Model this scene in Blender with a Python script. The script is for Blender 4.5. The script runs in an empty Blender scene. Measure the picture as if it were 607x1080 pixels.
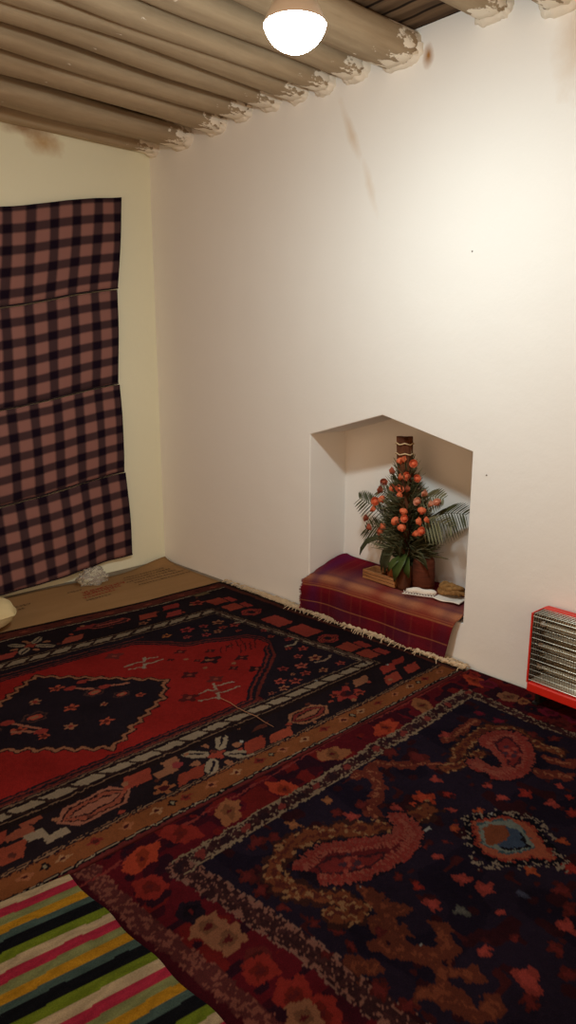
import bpy, bmesh, math, random
import numpy as np
from mathutils import Vector, Matrix, Euler, noise as mnoise
random.seed(7); rng = np.random.default_rng(7)
S = bpy.context.scene
COL = S.collection
D = {'gt': [(1.721, 0.213), (0.234, 0.209)], 'gl': [(1.721, 0.213), (1.695, 0.375), (1.671, 0.642), (1.654, 0.905)], 'gr': [(0.244, 0.211), (0.264, 0.519), (0.257, 0.67)], 'og': [(1.913, 0.064), (1.909, 0.174), (1.892, 0.407), (1.878, 0.609)], 'bandflow': [(0.72, 0.138, 'o'), (0.474, 0.138, 't'), (0.118, 0.161, 'o'), (0.995, 0.119, 't'), (1.261, 0.152, 'o'), (1.474, 0.118, 't'), (1.64, 0.099, 'r'), (1.777, 0.108, 'o')], 'leftflow': [(1.794, 0.429, 'c'), (1.783, 0.495, 'c'), (1.778, 0.719, 'r'), (1.763, 0.791, 'r'), (1.818, 0.219, 'r'), (1.775, 0.594, 'm'), (1.793, 0.357, 'n')], 'botA': [(1.48, 0.45), (1.401, 0.437), (1.334, 0.468), (1.265, 0.518), (1.208, 0.55), (1.154, 0.543), (1.126, 0.497), (1.106, 0.529), (1.137, 0.583), (1.205, 0.609), (1.303, 0.6), (1.402, 0.571), (1.47, 0.52)], 'botAc': [(1.451, 0.473), (1.389, 0.481), (1.315, 0.541), (1.27, 0.574), (1.335, 0.575), (1.41, 0.543), (1.45, 0.509)], 'goldA': [(1.002, 0.539), (1.119, 0.528), (1.209, 0.479), (1.277, 0.425), (1.345, 0.383), (1.421, 0.368), (1.482, 0.375), (1.538, 0.405), (1.566, 0.461), (1.547, 0.517), (1.51, 0.576), (1.478, 0.63), (1.485, 0.662), (1.523, 0.656), (1.54, 0.627)], 'botB': [(0.703, 0.531), (0.675, 0.502), (0.676, 0.533), (0.679, 0.578), (0.633, 0.606), (0.581, 0.559), (0.55, 0.504), (0.547, 0.463), (0.469, 0.457), (0.408, 0.505), (0.46, 0.582), (0.543, 0.629), (0.632, 0.631), (0.699, 0.597)], 'botBc': [(0.519, 0.49), (0.451, 0.502), (0.486, 0.566), (0.559, 0.606), (0.61, 0.605), (0.568, 0.556)], 'goldB': [(0.723, 0.456), (0.635, 0.423), (0.545, 0.411), (0.424, 0.423), (0.384, 0.5), (0.411, 0.594), (0.403, 0.68)], 'goldB2': [(0.786, 0.459), (0.709, 0.486), (0.623, 0.486)], 'medo': [(0.961, 0.668), (0.922, 0.693), (0.876, 0.725), (0.855, 0.771), (0.85, 0.812), (0.886, 0.854), (0.946, 0.918), (0.985, 0.875), (1.034, 0.843), (1.059, 0.798), (1.046, 0.745), (1.009, 0.707)], 'medi': [(0.956, 0.691), (0.892, 0.728), (0.873, 0.771), (0.895, 0.816), (0.933, 0.854), (0.967, 0.854), (1.025, 0.809), (1.032, 0.758), (0.997, 0.718)], 'medc1': [(0.964, 0.708), (0.925, 0.727), (0.914, 0.756), (0.951, 0.786), (1.016, 0.774), (1.021, 0.758)], 'medc2': [(0.914, 0.756), (0.905, 0.788), (0.937, 0.839), (0.964, 0.841), (1.007, 0.805), (1.009, 0.775), (0.951, 0.786)], 'sq': [(0.968, 0.649), (0.916, 0.667), (0.851, 0.711), (0.829, 0.77), (0.821, 0.815), (0.854, 0.867), (0.912, 0.913), (0.948, 0.957), (0.99, 0.906), (1.042, 0.862), (1.089, 0.822), (1.115, 0.787), (1.091, 0.751), (1.032, 0.696)], 'vine': [[(1.427, 0.619), (1.426, 0.666), (1.449, 0.719), (1.473, 0.77), (1.489, 0.825), (1.491, 0.868)], [(1.5, 0.791), (1.489, 0.836), (1.457, 0.874), (1.416, 0.883), (1.383, 0.845)], [(1.484, 0.863), (1.486, 0.912), (1.437, 0.976)], [(1.486, 0.912), (1.521, 0.943), (1.526, 0.988), (1.525, 1.034), (1.485, 1.045)], [(1.574, 0.909), (1.54, 0.941), (1.525, 0.975)], [(1.451, 0.665), (1.428, 0.7), (1.408, 0.736)], [(1.487, 0.716), (1.45, 0.738)], [(1.531, 0.773), (1.508, 0.806)], [(1.616, 0.773), (1.584, 0.796)]], 'vine2': [[(0.931, 0.264), (0.886, 0.332), (0.805, 0.394), (0.765, 0.464), (0.709, 0.486)], [(0.983, 0.293), (1.028, 0.362), (1.101, 0.397), (1.151, 0.416), (1.159, 0.453)], [(0.62, 0.348), (0.535, 0.355), (0.421, 0.347)], [(1.051, 0.266), (0.975, 0.278)], [(0.588, 0.618), (0.567, 0.694), (0.523, 0.774)], [(0.472, 0.664), (0.458, 0.727), (0.43, 0.754)]], 'fl2': [(1.363, 1.061, 0.05, 's'), (1.364, 0.952, 0.024, 's'), (1.326, 0.78, 0.03, 's'), (1.182, 0.85, 0.03, 's'), (1.228, 0.918, 0.018, 's'), (1.293, 0.847, 0.028, 'g'), (1.127, 0.922, 0.02, 'b'), (1.146, 1.052, 0.035, 's'), (1.235, 1.062, 0.03, 'm'), (0.972, 0.5, 0.045, 'o'), (1.021, 0.495, 0.02, 'o'), (0.866, 0.467, 0.025, 's'), (1.079, 0.465, 0.025, 's'), (0.958, 0.594, 0.02, 's'), (1.072, 0.511, 0.018, 'r'), (1.032, 0.536, 0.02, 'r'), (0.902, 0.54, 0.022, 'r'), (1.026, 0.649, 0.022, 's'), (0.768, 0.605, 0.02, 's'), (0.789, 0.67, 0.022, 's'), (0.718, 0.711, 0.03, 'r'), (0.705, 0.798, 0.028, 's'), (0.704, 0.865, 0.03, 'r'), (0.9, 0.657, 0.022, 'O'), (1.029, 0.651, 0.02, 'O'), (0.856, 0.906, 0.022, 'O'), (1.038, 0.897, 0.024, 'O'), (1.195, 0.785, 0.03, 's'), (1.177, 0.85, 0.03, 's'), (0.948, 0.968, 0.03, 'r'), (0.591, 0.329, 0.03, 's'), (0.799, 0.35, 0.05, 'm'), (0.848, 0.261, 0.04, 'm'), (1.15, 0.384, 0.03, 'm'), (1.214, 0.4, 0.03, 's'), (1.232, 0.357, 0.025, 'm'), (1.208, 0.294, 0.025, 't'), (1.366, 0.303, 0.03, 't'), (1.505, 0.287, 0.04, 'm'), (1.451, 0.31, 0.03, 'm'), (1.611, 0.369, 0.035, 'm'), (1.618, 0.435, 0.03, 'm'), (1.618, 0.526, 0.02, 'm'), (1.598, 0.609, 0.02, 'm'), (1.577, 0.67, 0.02, 'm'), (1.542, 0.484, 0.016, 'm'), (1.645, 0.701, 0.02, 'm'), (1.584, 0.722, 0.02, 'm'), (1.501, 0.743, 0.02, 'm'), (1.312, 0.657, 0.02, 'm'), (1.304, 0.714, 0.02, 'r'), (1.175, 0.686, 0.02, 's'), (1.172, 0.635, 0.016, 'm'), (1.105, 0.671, 0.014, 'm'), (1.045, 0.987, 0.03, 'm'), (1.09, 1.033, 0.03, 'm'), (1.279, 0.977, 0.015, 'm'), (1.625, 0.843, 0.03, 'm'), (1.608, 0.908, 0.03, 'm'), (1.413, 1.096, 0.03, 'm'), (1.283, 1.121, 0.03, 'm'), (0.598, 0.776, 0.02, 's'), (0.635, 0.825, 0.02, 'r'), (0.354, 0.411, 0.03, 'p'), (0.355, 0.328, 0.025, 'p'), (0.36, 0.552, 0.03, 'm'), (0.327, 0.63, 0.03, 'm')], 'endflow': [(0.105, 0.224, 0.04, 'p'), (0.149, 0.338, 0.045, 'c'), (0.139, 0.405, 0.03, 't'), (0.15, 0.525, 0.04, 'p'), (0.176, 0.458, 0.03, 'n'), (0.215, 0.595, 0.05, 'm'), (0.068, 0.131, 0.03, 'r')], 'lint2': [(1.089, 0.6), (0.88, 0.695), (1.418, 0.608), (1.459, 0.834)], 'rose': [(-1.934, 0.891, 'o'), (-1.952, 0.904, 'o'), (-2.012, 0.89, 'o'), (-1.937, 0.814, 'o'), (-1.977, 0.823, 'o'), (-2.034, 0.818, 'o'), (-1.892, 0.752, 'o'), (-1.931, 0.75, 'o'), (-1.932, 0.721, 'o'), (-1.983, 0.76, 'd'), (-1.781, 0.667, 'o'), (-1.823, 0.681, 'o'), (-1.767, 0.623, 'o'), (-1.961, 0.637, 'o'), (-1.972, 0.605, 'o'), (-1.917, 0.581, 'o'), (-1.956, 0.551, 'o'), (-2.072, 0.659, 'o'), (-2.056, 0.605, 'o'), (-2.102, 0.621, 'o'), (-2.043, 0.54, 'o'), (-2.078, 0.557, 'o'), (-2.158, 0.715, 'p'), (-1.832, 0.538, 'o'), (-1.813, 0.511, 'o'), (-1.721, 0.567, 'd'), (-1.739, 0.519, 'd'), (-1.81, 0.731, 'd'), (-1.881, 0.837, 'd'), (-1.831, 0.773, 'd'), (-2.046, 0.704, 'p'), (-2.086, 0.751, 'p'), (-2.123, 0.704, 'p')], 'A_top': (-1.95, 1.02), 'A_tip_r': (-2.326, 0.674), 'A_tip_l': (-1.6, 0.623), 'A_root_r': (-2.079, 0.599), 'A_root_l': (-1.862, 0.547), 'A_blade': (-1.715, 0.369), 'A_leaf': (-1.991, 0.36), 'A_logl': (-1.927, 0.31), 'A_logr': (-2.108, 0.352), 'A_logc': (-2.019, 0.281), 'A_tray0': (-1.751, 0.27), 'A_tray1': (-1.954, 0.25), 'A_sprt': (-1.92, 0.899), 'A_sprl': (-1.671, 0.487), 'A_sprr': (-2.259, 0.593), 'A_bot': (-2.004, 0.348), 'med1': [(1.116, 0.546), (1.186, 0.585), (1.538, 0.725)]}

# ------------------------------------------------------------------ helpers
def lin(c):
    return tuple(((v/255)/12.92 if v/255 <= .04045 else ((v/255+.055)/1.055)**2.4) for v in c)

def link(name, me, m=None, parent=None, smooth=False):
    o = bpy.data.objects.new(name, me); COL.objects.link(o)
    if m: me.materials.append(m)
    if parent: o.parent = parent
    if smooth and me:
        for p in me.polygons: p.use_smooth = True
    return o

def obj(name, bm, m=None, parent=None, smooth=False):
    me = bpy.data.meshes.new(name)
    bmesh.ops.recalc_face_normals(bm, faces=bm.faces)
    bm.to_mesh(me); bm.free()
    return link(name, me, m, parent, smooth)

def tag(o, label=None, cat=None, group=None, kind=None):
    if label: o['label'] = label
    if cat: o['category'] = cat
    if group: o['group'] = group
    if kind: o['kind'] = kind
    return o

def thing(name, loc, label, cat, group=None, rz=0):
    o = bpy.data.objects.new(name, None); COL.objects.link(o)
    o.location = loc; o.rotation_euler.z = rz; o.empty_display_size = .05
    return tag(o, label, cat, group)

def box(bm, x0, x1, y0, y1, z0, z1, mat=None):
    vs = [bm.verts.new(Vector(p) if mat is None else mat @ Vector(p)) for p in
          ((x0,y0,z0),(x1,y0,z0),(x1,y1,z0),(x0,y1,z0),(x0,y0,z1),(x1,y0,z1),(x1,y1,z1),(x0,y1,z1))]
    for f in ((0,3,2,1),(4,5,6,7),(0,1,5,4),(1,2,6,5),(2,3,7,6),(3,0,4,7)):
        bm.faces.new([vs[i] for i in f])

def tube(bm, pts, rad, n=6, caps=True):
    """swept tube; rad a number or one radius per point"""
    pts = [Vector(p) for p in pts]
    if not hasattr(rad, '__len__'): rad = [rad]*len(pts)
    rings = []; prev = None
    for i, p in enumerate(pts):
        d = (pts[min(i+1, len(pts)-1)] - pts[max(i-1, 0)]).normalized()
        a = prev if prev is not None else (Vector((0,0,1)) if abs(d.z) < .9 else Vector((1,0,0)))
        a = (a - d*a.dot(d)).normalized(); b = d.cross(a); prev = a
        rings.append([bm.verts.new(p + (a*math.cos(t)+b*math.sin(t))*rad[i]) for t in (2*math.pi*k/n for k in range(n))])
    for r, s in zip(rings, rings[1:]):
        for k in range(n): bm.faces.new((r[k], r[(k+1)%n], s[(k+1)%n], s[k]))
    if caps:
        bm.faces.new(rings[0][::-1]); bm.faces.new(rings[-1])

def lathe(bm, prof, n=24, mat=None):
    rings = []
    for r, z in prof:
        if r < 1e-6:
            v = Vector((0,0,z)); rings.append([bm.verts.new(mat@v if mat else v)])
        else:
            rings.append([bm.verts.new((mat@v if mat else v)) for v in (Vector((r*math.cos(2*math.pi*k/n), r*math.sin(2*math.pi*k/n), z)) for k in range(n))])
    for a, b in zip(rings, rings[1:]):
        for k in range(n):
            q = [a[k%len(a)], a[(k+1)%n%len(a)], b[(k+1)%n%len(b)], b[k%len(b)]]
            u = []
            for v in q:
                if v not in u: u.append(v)
            if len(u) > 2: bm.faces.new(u)

# ------------------------------------------------------------------ materials
def mat(name, col=None, rough=.8, metal=0., spec=.3):
    m = bpy.data.materials.new(name); m.use_nodes = True
    b = m.node_tree.nodes['Principled BSDF']
    if col: b.inputs['Base Color'].default_value = (*lin(col), 1)
    b.inputs['Roughness'].default_value = rough; b.inputs['Metallic'].default_value = metal
    b.inputs['Specular IOR Level'].default_value = spec
    return m
class NT:
    def __init__(s, m): s.m = m; s.t = m.node_tree; s.b = s.t.nodes['Principled BSDF']
    def n(s, typ, **kw):
        x = s.t.nodes.new(typ)
        for k, v in kw.items(): setattr(x, k, v)
        return x
    def l(s, a, b): s.t.links.new(a, b)
    def coord(s, kind='Object'): return s.n('ShaderNodeTexCoord').outputs[kind]
    def noise(s, vec, scale, detail=3, rough=.55):
        x = s.n('ShaderNodeTexNoise'); x.inputs['Scale'].default_value = scale
        x.inputs['Detail'].default_value = detail; x.inputs['Roughness'].default_value = rough
        s.l(vec, x.inputs['Vector']); return x.outputs['Fac']
    def mapping(s, vec, scale=(1,1,1), loc=(0,0,0), rot=(0,0,0)):
        x = s.n('ShaderNodeMapping'); x.inputs['Scale'].default_value = scale
        x.inputs['Location'].default_value = loc; x.inputs['Rotation'].default_value = rot
        s.l(vec, x.inputs['Vector']); return x.outputs[0]
    def ramp(s, fac, stops):
        x = s.n('ShaderNodeValToRGB'); e = x.color_ramp.elements
        while len(e) < len(stops): e.new(.5)
        for i, (p, c) in enumerate(stops):
            e[i].position = p; e[i].color = (*lin(c), 1) if len(c) == 3 else c
        s.l(fac, x.inputs[0]); return x.outputs[0]
    def math(s, op, a, b=None, clamp=False):
        x = s.n('ShaderNodeMath', operation=op); x.use_clamp = clamp
        for i, v in enumerate((a, b)):
            if v is None: continue
            if isinstance(v, (int, float)): x.inputs[i].default_value = v
            else: s.l(v, x.inputs[i])
        return x.outputs[0]
    def mix(s, fac, a, b, mode='MIX'):
        x = s.n('ShaderNodeMix', data_type='RGBA', blend_type=mode)
        for i, v in ((0, fac), (6, a), (7, b)):
            if isinstance(v, (int, float)): x.inputs[i].default_value = v
            elif isinstance(v, tuple): x.inputs[i].default_value = (*lin(v), 1)
            else: s.l(v, x.inputs[i])
        return x.outputs[2]
    def bump(s, h, strength=.3, dist=.01):
        x = s.n('ShaderNodeBump'); x.inputs['Strength'].default_value = strength; x.inputs['Distance'].default_value = dist
        s.l(h, x.inputs['Height']); s.l(x.outputs[0], s.b.inputs['Normal'])
    def base(s, c): s.l(c, s.b.inputs['Base Color'])

def plaster(name, stains=(), col=(222,210,186)):
    m = mat(name, rough=.92, spec=.15); N = NT(m); co = N.coord()
    c = N.mix(N.math('MULTIPLY', N.noise(co, 1.3, 4), .35), col, tuple(int(v*.93) for v in col))
    for (cen, rad, rotx, colr, amt) in stains:      # water stains: ragged ellipses
        v = N.mapping(co, scale=tuple(1/r for r in rad), loc=tuple(0 for _ in rad))
        sub = N.n('ShaderNodeVectorMath', operation='SUBTRACT'); N.l(co, sub.inputs[0]); sub.inputs[1].default_value = cen
        rot = N.n('ShaderNodeVectorRotate', rotation_type='X_AXIS'); rot.inputs['Angle'].default_value = rotx
        if len(cen) and rotx: N.l(sub.outputs[0], rot.inputs['Vector']); src = rot.outputs[0]
        else: src = sub.outputs[0]
        N.t.nodes.remove(v.node)
        sc = N.mapping(src, scale=tuple(1/r for r in rad))
        ln = N.n('ShaderNodeVectorMath', operation='LENGTH'); N.l(sc, ln.inputs[0])
        d = N.math('ADD', ln.outputs['Value'], N.math('MULTIPLY', N.math('SUBTRACT', N.noise(co, 9, 4), .5), 1.3))
        f = N.math('MULTIPLY', N.math('SUBTRACT', 1.0, d, True), amt, True)
        c = N.mix(f, c, colr)
    N.base(c)
    h = N.math('ADD', N.noise(co, 5, 3), N.math('MULTIPLY', N.noise(co, 90, 3), .12))
    N.bump(h, .22, .02)
    return m

def wood(name, c0, c1, scale=(2,30,30), rough=.8, splash=None):
    m = mat(name, rough=rough, spec=.2); N = NT(m); co = N.coord()
    g = N.noise(N.mapping(co, scale=scale), 1.0, 5, .65)
    c = N.ramp(g, ((.3, c0), (.7, c1)))
    c = N.mix(N.math('MULTIPLY', N.noise(co, 3, 3), .5), c, c0); c = N.mix(N.ramp(N.noise(N.mapping(co, scale=(2.2,7,7)), 1, 5, .65), ((.45,(0,0,0)),(.75,(150,150,150)))), c, tuple(int(v*.62) for v in c0))
    if splash:                                          # whitewash daubed on the ends near the wall
        sep = N.n('ShaderNodeSeparateXYZ'); N.l(co, sep.inputs[0])
        near = N.math('MULTIPLY', N.math('ADD', sep.outputs['X'], splash), 1/splash, True)
        f = N.math('ADD', N.noise(N.mapping(co, scale=(9,16,16)), 1.0, 4, .6), N.math('MULTIPLY', near, .34))
        f = N.math('MULTIPLY', N.math('SUBTRACT', f, .70), 30, True)
        c = N.mix(f, c, (236,226,208))
    N.base(c); N.bump(g, .5, .01)
    return m

def wool(name, attr='pattern'):
    m = mat(name, rough=1., spec=.04); N = NT(m); co = N.coord()
    a = N.n('ShaderNodeAttribute', attribute_name=attr)
    k = N.noise(co, 260, 2)
    c = N.mix(N.math('MULTIPLY', k, .55), a.outputs['Color'], (0,0,0))
    N.base(c); N.bump(N.math('ADD', k, N.noise(co, 40, 2)), .6, .004)
    return m

# ------------------------------------------------------------------ pattern painter (works in the textile's own metres)
def vnoise(u, v, scale, seed):
    r = np.random.default_rng(seed); G = r.random((97, 97))
    x = (u*scale) % 96; y = (v*scale) % 96
    i = x.astype(int); j = y.astype(int); fx = x-i; fy = y-j
    fx = fx*fx*(3-2*fx); fy = fy*fy*(3-2*fy)
    return (G[i,j]*(1-fx)*(1-fy)+G[i+1,j]*fx*(1-fy)+G[i,j+1]*(1-fx)*fy+G[i+1,j+1]*fx*fy)
class Paint:
    def __init__(s, U, V, bg, jit=.004, seed=1):
        s.U0, s.V0 = U, V
        s.U = U + (vnoise(U+9, V+9, 60, seed)-.5)*jit*2 + (vnoise(U+9, V+9, 6, seed+1)-.5)*jit*2
        s.V = V + (vnoise(U+9, V+9, 60, seed+2)-.5)*jit*2 + (vnoise(U+9, V+9, 6, seed+3)-.5)*jit*2
        s.C = np.empty(U.shape+(3,)); s.C[:] = lin(bg)
        s.seed = seed
        s.U = s.U + (vnoise(U+9, V+9, 140, seed+4)-.5)*jit*1.3; s.V = s.V + (vnoise(U+9, V+9, 140, seed+5)-.5)*jit*1.3
    def put(s, m, c): s.C[m] = lin(c)
    def sub(s, u0, u1, v0, v1):
        return np.nonzero((s.U > u0) & (s.U < u1) & (s.V > v0) & (s.V < v1))
    def poly(s, pts, c, mask=None):
        P = np.array(pts, float); ix = s.sub(P[:,0].min(), P[:,0].max(), P[:,1].min(), P[:,1].max())
        u, v = s.U[ix], s.V[ix]; ins = np.zeros(u.shape, bool)
        for (x0,y0),(x1,y1) in zip(P, np.roll(P, -1, 0)):
            if y0 == y1: continue
            ins ^= ((y0 > v) != (y1 > v)) & (u < (x1-x0)*(v-y0)/(y1-y0)+x0)
        s.C[ix[0][ins], ix[1][ins]] = lin(c)
    def line(s, pts, w, c, closed=False, rough=0., thr=None):
        P = [tuple(p) for p in pts]
        if closed: P = P + [P[0]]
        for (x0,y0),(x1,y1) in zip(P, P[1:]):
            ix = s.sub(min(x0,x1)-w*1.6, max(x0,x1)+w*1.6, min(y0,y1)-w*1.6, max(y0,y1)+w*1.6)
            u, v = s.U[ix], s.V[ix]; dx, dy = x1-x0, y1-y0; L2 = dx*dx+dy*dy+1e-12
            t = np.clip(((u-x0)*dx+(v-y0)*dy)/L2, 0, 1)
            d = np.hypot(u-x0-t*dx, v-y0-t*dy)
            ww = w/2
            if rough: ww = w/2*(1-rough/2+rough*vnoise(u+5, v+5, 45, s.seed+11)*1.6)
            m = d < ww
            if thr is not None: m &= vnoise(u+3, v+3, 110, s.seed+7) > thr
            s.C[ix[0][m], ix[1][m]] = lin(c)
    def blob(s, u, v, ru, rv, c, rot=0, lobes=0, depth=.16, ph=0):
        R = max(ru, rv)*1.4; ix = s.sub(u-R, u+R, v-R, v+R)
        a, b = s.U[ix]-u, s.V[ix]-v
        a, b = a*math.cos(rot)+b*math.sin(rot), -a*math.sin(rot)+b*math.cos(rot)
        r = np.hypot(a/ru, b/rv)
        if lobes: r = r/(1-depth+depth*np.cos(lobes*np.arctan2(b/rv, a/ru)+ph))
        m = r < 1
        s.C[ix[0][m], ix[1][m]] = lin(c)
    def speckle(s, mask, c, scale, thr, seed):
        m = mask & (vnoise(s.U0+7, s.V0+7, scale, seed) > thr)
        s.C[m] = lin(c)
    def abrash(s, amt=.25, dim=1., hi=2.):
        k = 1-amt + 2*amt*vnoise(s.U0+4, s.V0+4, 9, s.seed+21)*.6 + amt*vnoise(s.U0+4, s.V0+4, 90, s.seed+22)*.8
        s.C *= k[..., None]*dim
        lum = s.C @ np.array((.3,.5,.2)); s.C *= (1/(1+lum*hi))[..., None]         # faded, dulled light wool
        s.C += (lum[..., None]*.06)

def textile(name, X, Y, Z, C, thick, m, parent, loc):
    """closed slab whose top follows the grid X,Y,Z (world) and carries the colours C"""
    h, w = X.shape
    top = np.stack([X, Y, Z], -1).reshape(-1, 3) - np.array(loc)
    per = ([(0,j) for j in range(w)] + [(i,w-1) for i in range(1,h)] + [(h-1,j) for j in range(w-2,-1,-1)] + [(i,0) for i in range(h-2,0,-1)])
    pid = [i*w+j for i, j in per]
    bot = top[pid].copy(); bot[:,2] -= thick
    co = np.concatenate([top, bot])
    i, j = np.meshgrid(np.arange(h-1), np.arange(w-1), indexing='ij')
    a = (i*w+j).ravel()
    q = np.stack([a, a+1, a+w+1, a+w], 1)
    n0 = h*w; k = len(pid)
    sk = np.array([(pid[t], n0+t, n0+(t+1)%k, pid[(t+1)%k]) for t in range(k)])
    faces = np.concatenate([q, sk])
    me = bpy.data.meshes.new(name)
    me.vertices.add(len(co)); me.vertices.foreach_set('co', co.ravel().astype(np.float32))
    me.loops.add(faces.size); me.loops.foreach_set('vertex_index', faces.ravel().astype(np.int32))
    me.polygons.add(len(faces)); me.polygons.foreach_set('loop_start', np.arange(0, faces.size, 4, dtype=np.int32))
    me.update(calc_edges=True)
    # wind the grid upwards
    if me.polygons[0].normal.z < 0: me.flip_normals()
    me.polygons.foreach_set('use_smooth', np.ones(len(faces), bool))
    at = me.color_attributes.new('pattern', 'FLOAT_COLOR', 'POINT')
    c4 = np.ones((len(co), 4), np.float32); c4[:n0,:3] = C.reshape(-1,3); c4[n0:,:3] = C.reshape(-1,3)[pid]*.7
    at.data.foreach_set('color', c4.ravel())
    me.update()
    return link(name, me, m, parent)

# ------------------------------------------------------------------ the room (niche wall X=0, curtain wall Y=0, metres)
CEIL = 2.745; XL, YF = -4.3, -5.3
ST = (196,160,108); ST2 = (160,112,58)
m_wall_r = plaster('niche_wall_plaster', [((0,-1.68,2.42), (.2,.030,.17), math.radians(24), ST, .45), ((0,-1.80,2.17), (.2,.026,.16), math.radians(20), ST, .28),
                                  ((0,-2.10,2.63), (.2,.028,.05), 0, ST2, 1.0), ((0,-2.76,2.5), (.2,.12,.22), 0, ST, .5)], (238,236,230))
m_wall_b = plaster('curtain_wall_plaster', [((-.70,0,2.575), (.13,.2,.075), 0, (178,132,72), .8), ((-.80,0,2.63), (.2,.2,.05), 0, (150,108,66), .8)], (236,234,206))

def struct(o): return tag(o, kind='structure')
ND = .29; NYL, NYR, NZ0, NZS, NZA, NYA = -1.429, -2.415, .205, .998, 1.128, -1.913
def wall_with_niche():
    bm = bmesh.new()
    zt = CEIL+.1; y1 = YF-.1
    V = lambda x,y,z: bm.verts.new((x,y,z))
    out = [V(0,.12,-.1), V(0,y1,-.1), V(0,y1,zt), V(0,.12,zt)]
    nf = [V(0,NYL,NZ0), V(0,NYR,NZ0), V(0,NYR,NZS), V(0,NYA,NZA), V(0,NYL,NZS)]
    nb = [V(ND,NYL,NZ0), V(ND,NYR,NZ0), V(ND,NYR,NZS), V(ND,NYA,NZA), V(ND,NYL,NZS)]
    bl, br, tr, tl = out; F = bm.faces.new
    F((bl, nf[0], nf[4], tl)); F((bl, br, nf[1], nf[0])); F((br, tr, nf[2], nf[1])); F((tl, nf[4], nf[3])); F((tl, nf[3], tr)); F((tr, nf[3], nf[2]))
    for k in range(5): F((nf[k], nf[(k+1)%5], nb[(k+1)%5], nb[k]))
    F(nb)
    ob = [V(.5,.12,-.1), V(.5,y1,-.1), V(.5,y1,zt), V(.5,.12,zt)]
    F(ob)
    for k in range(4): F((out[k], out[(k+1)%4], ob[(k+1)%4], ob[k]))
    o = obj('wall_right', bm, m_wall_r)
    b = o.modifiers.new('soft_edges', 'BEVEL'); b.width = .005; b.segments = 3; b.limit_method = 'ANGLE'; b.angle_limit = math.radians(20)
    return struct(o)
wall_with_niche()
def slab(name, m, *b):
    bm = bmesh.new(); box(bm, *b); return struct(obj(name, bm, m))
slab('wall_back', m_wall_b, XL-.2, 0, 0, .25, -.1, CEIL+.1)
m_floor = mat('grey_screed', rough=.9); N = NT(m_floor); co = N.coord()
N.base(N.ramp(N.noise(co, 4, 5), ((.3, (120,108,92)), (.7, (150,138,118))))); N.bump(N.noise(co, 60, 3), .3, .01)
slab('floor', m_floor, XL, 0, YF, 0, -.1, 0)
m_ceil = mat('ceiling_boards', rough=.9, spec=.1); N = NT(m_ceil); co = N.coord()
wv = N.n('ShaderNodeTexWave', wave_type='BANDS', bands_direction='X'); wv.inputs['Scale'].default_value = 3.2; wv.inputs['Distortion'].default_value = 1.5
N.l(co, wv.inputs['Vector'])
g = N.noise(N.mapping(co, scale=(25,2,1)), 1, 4)
N.base(N.mix(N.ramp(wv.outputs['Fac'], ((.02, (255,255,255)), (.12, (0,0,0)))), N.ramp(g, ((.3, (78,60,44)), (.7, (116,94,72)))), (38,27,20)))
N.bump(wv.outputs['Fac'], .6, .02)
slab('ceiling', m_ceil, XL, 0, YF, 0, CEIL, CEIL+.1)

# ------------------------------------------------------------------ log beams
m_beam = wood('weathered_poplar_log', (144,122,94), (190,170,140), (.8,9,9), .85, .3)
m_daub = plaster('lime_daub', (), (232,222,204))
def beam(cy, w, h, zb, i, label, bend=.02):
    r = random.Random(i*13+5)
    th = tag(thing('log_joist', (0, cy, zb+h/2), label, 'beam', 'log ceiling beams'), kind='thing')
    bm = bmesh.new(); n = 18; rings = []
    xs = [.02 - (4.3+.02)*k/46 for k in range(47)]
    p1, p2 = r.random()*6, r.random()*6
    for x in xs:
        yo = bend*math.sin(x*1.7+p1)*min(1, -x*2+.2) + .5*bend*math.sin(x*4.1+p2)*min(1, -x*2+.2)
        s = 1 + .06*math.sin(x*2.3+p2) + .03*math.sin(x*7+p1)
        ring = []
        for k in range(n):
            t = 2*math.pi*k/n; ct, st = math.cos(t), math.sin(t)
            e = .66                                            # squarish hewn section
            yy = math.copysign(abs(ct)**e, ct)*w/2*s; zz = math.copysign(abs(st)**e, st)*h/2*s
            ring.append(bm.verts.new((x, yy+yo, zz)))
        rings.append(ring)
    for a, b in zip(rings, rings[1:]):
        for k in range(n): bm.faces.new((a[k], a[(k+1)%n], b[(k+1)%n], b[k]))
    bm.faces.new(rings[0]); bm.faces.new(rings[-1][::-1])
    obj('log', bm, m_beam, th, True)
    # ragged lime daub where the end goes into the wall
    bm = bmesh.new(); K = 26; rr = []
    for j, (x, g) in enumerate(((0.004,.013),(-.008,.012),(-.02,.007),(-.032,-.004))):
        ring = []
        for k in range(K):
            t = math.pi + math.pi*k/(K-1)
            ct, st = math.cos(t), math.sin(t); e = .66
            q = mnoise.noise((k*.55+i*7, j*.6, i*3.1))
            gg = g*(1+.9*q) ; xo = x*(1+1.3*mnoise.noise((k*.4+i*5, 9.1, 0)))
            ring.append(bm.verts.new((xo if j else .004, math.copysign(abs(ct)**e, ct)*(w/2+gg), math.copysign(abs(st)**e, st)*(h/2+gg))))
        rr.append(ring)
    for a, b in zip(rr, rr[1:]):
        for k in range(K-1): bm.faces.new((a[k], a[k+1], b[k+1], b[k]))
    obj('plaster_daub', bm, m_daub, th, True)
    return th
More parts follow.
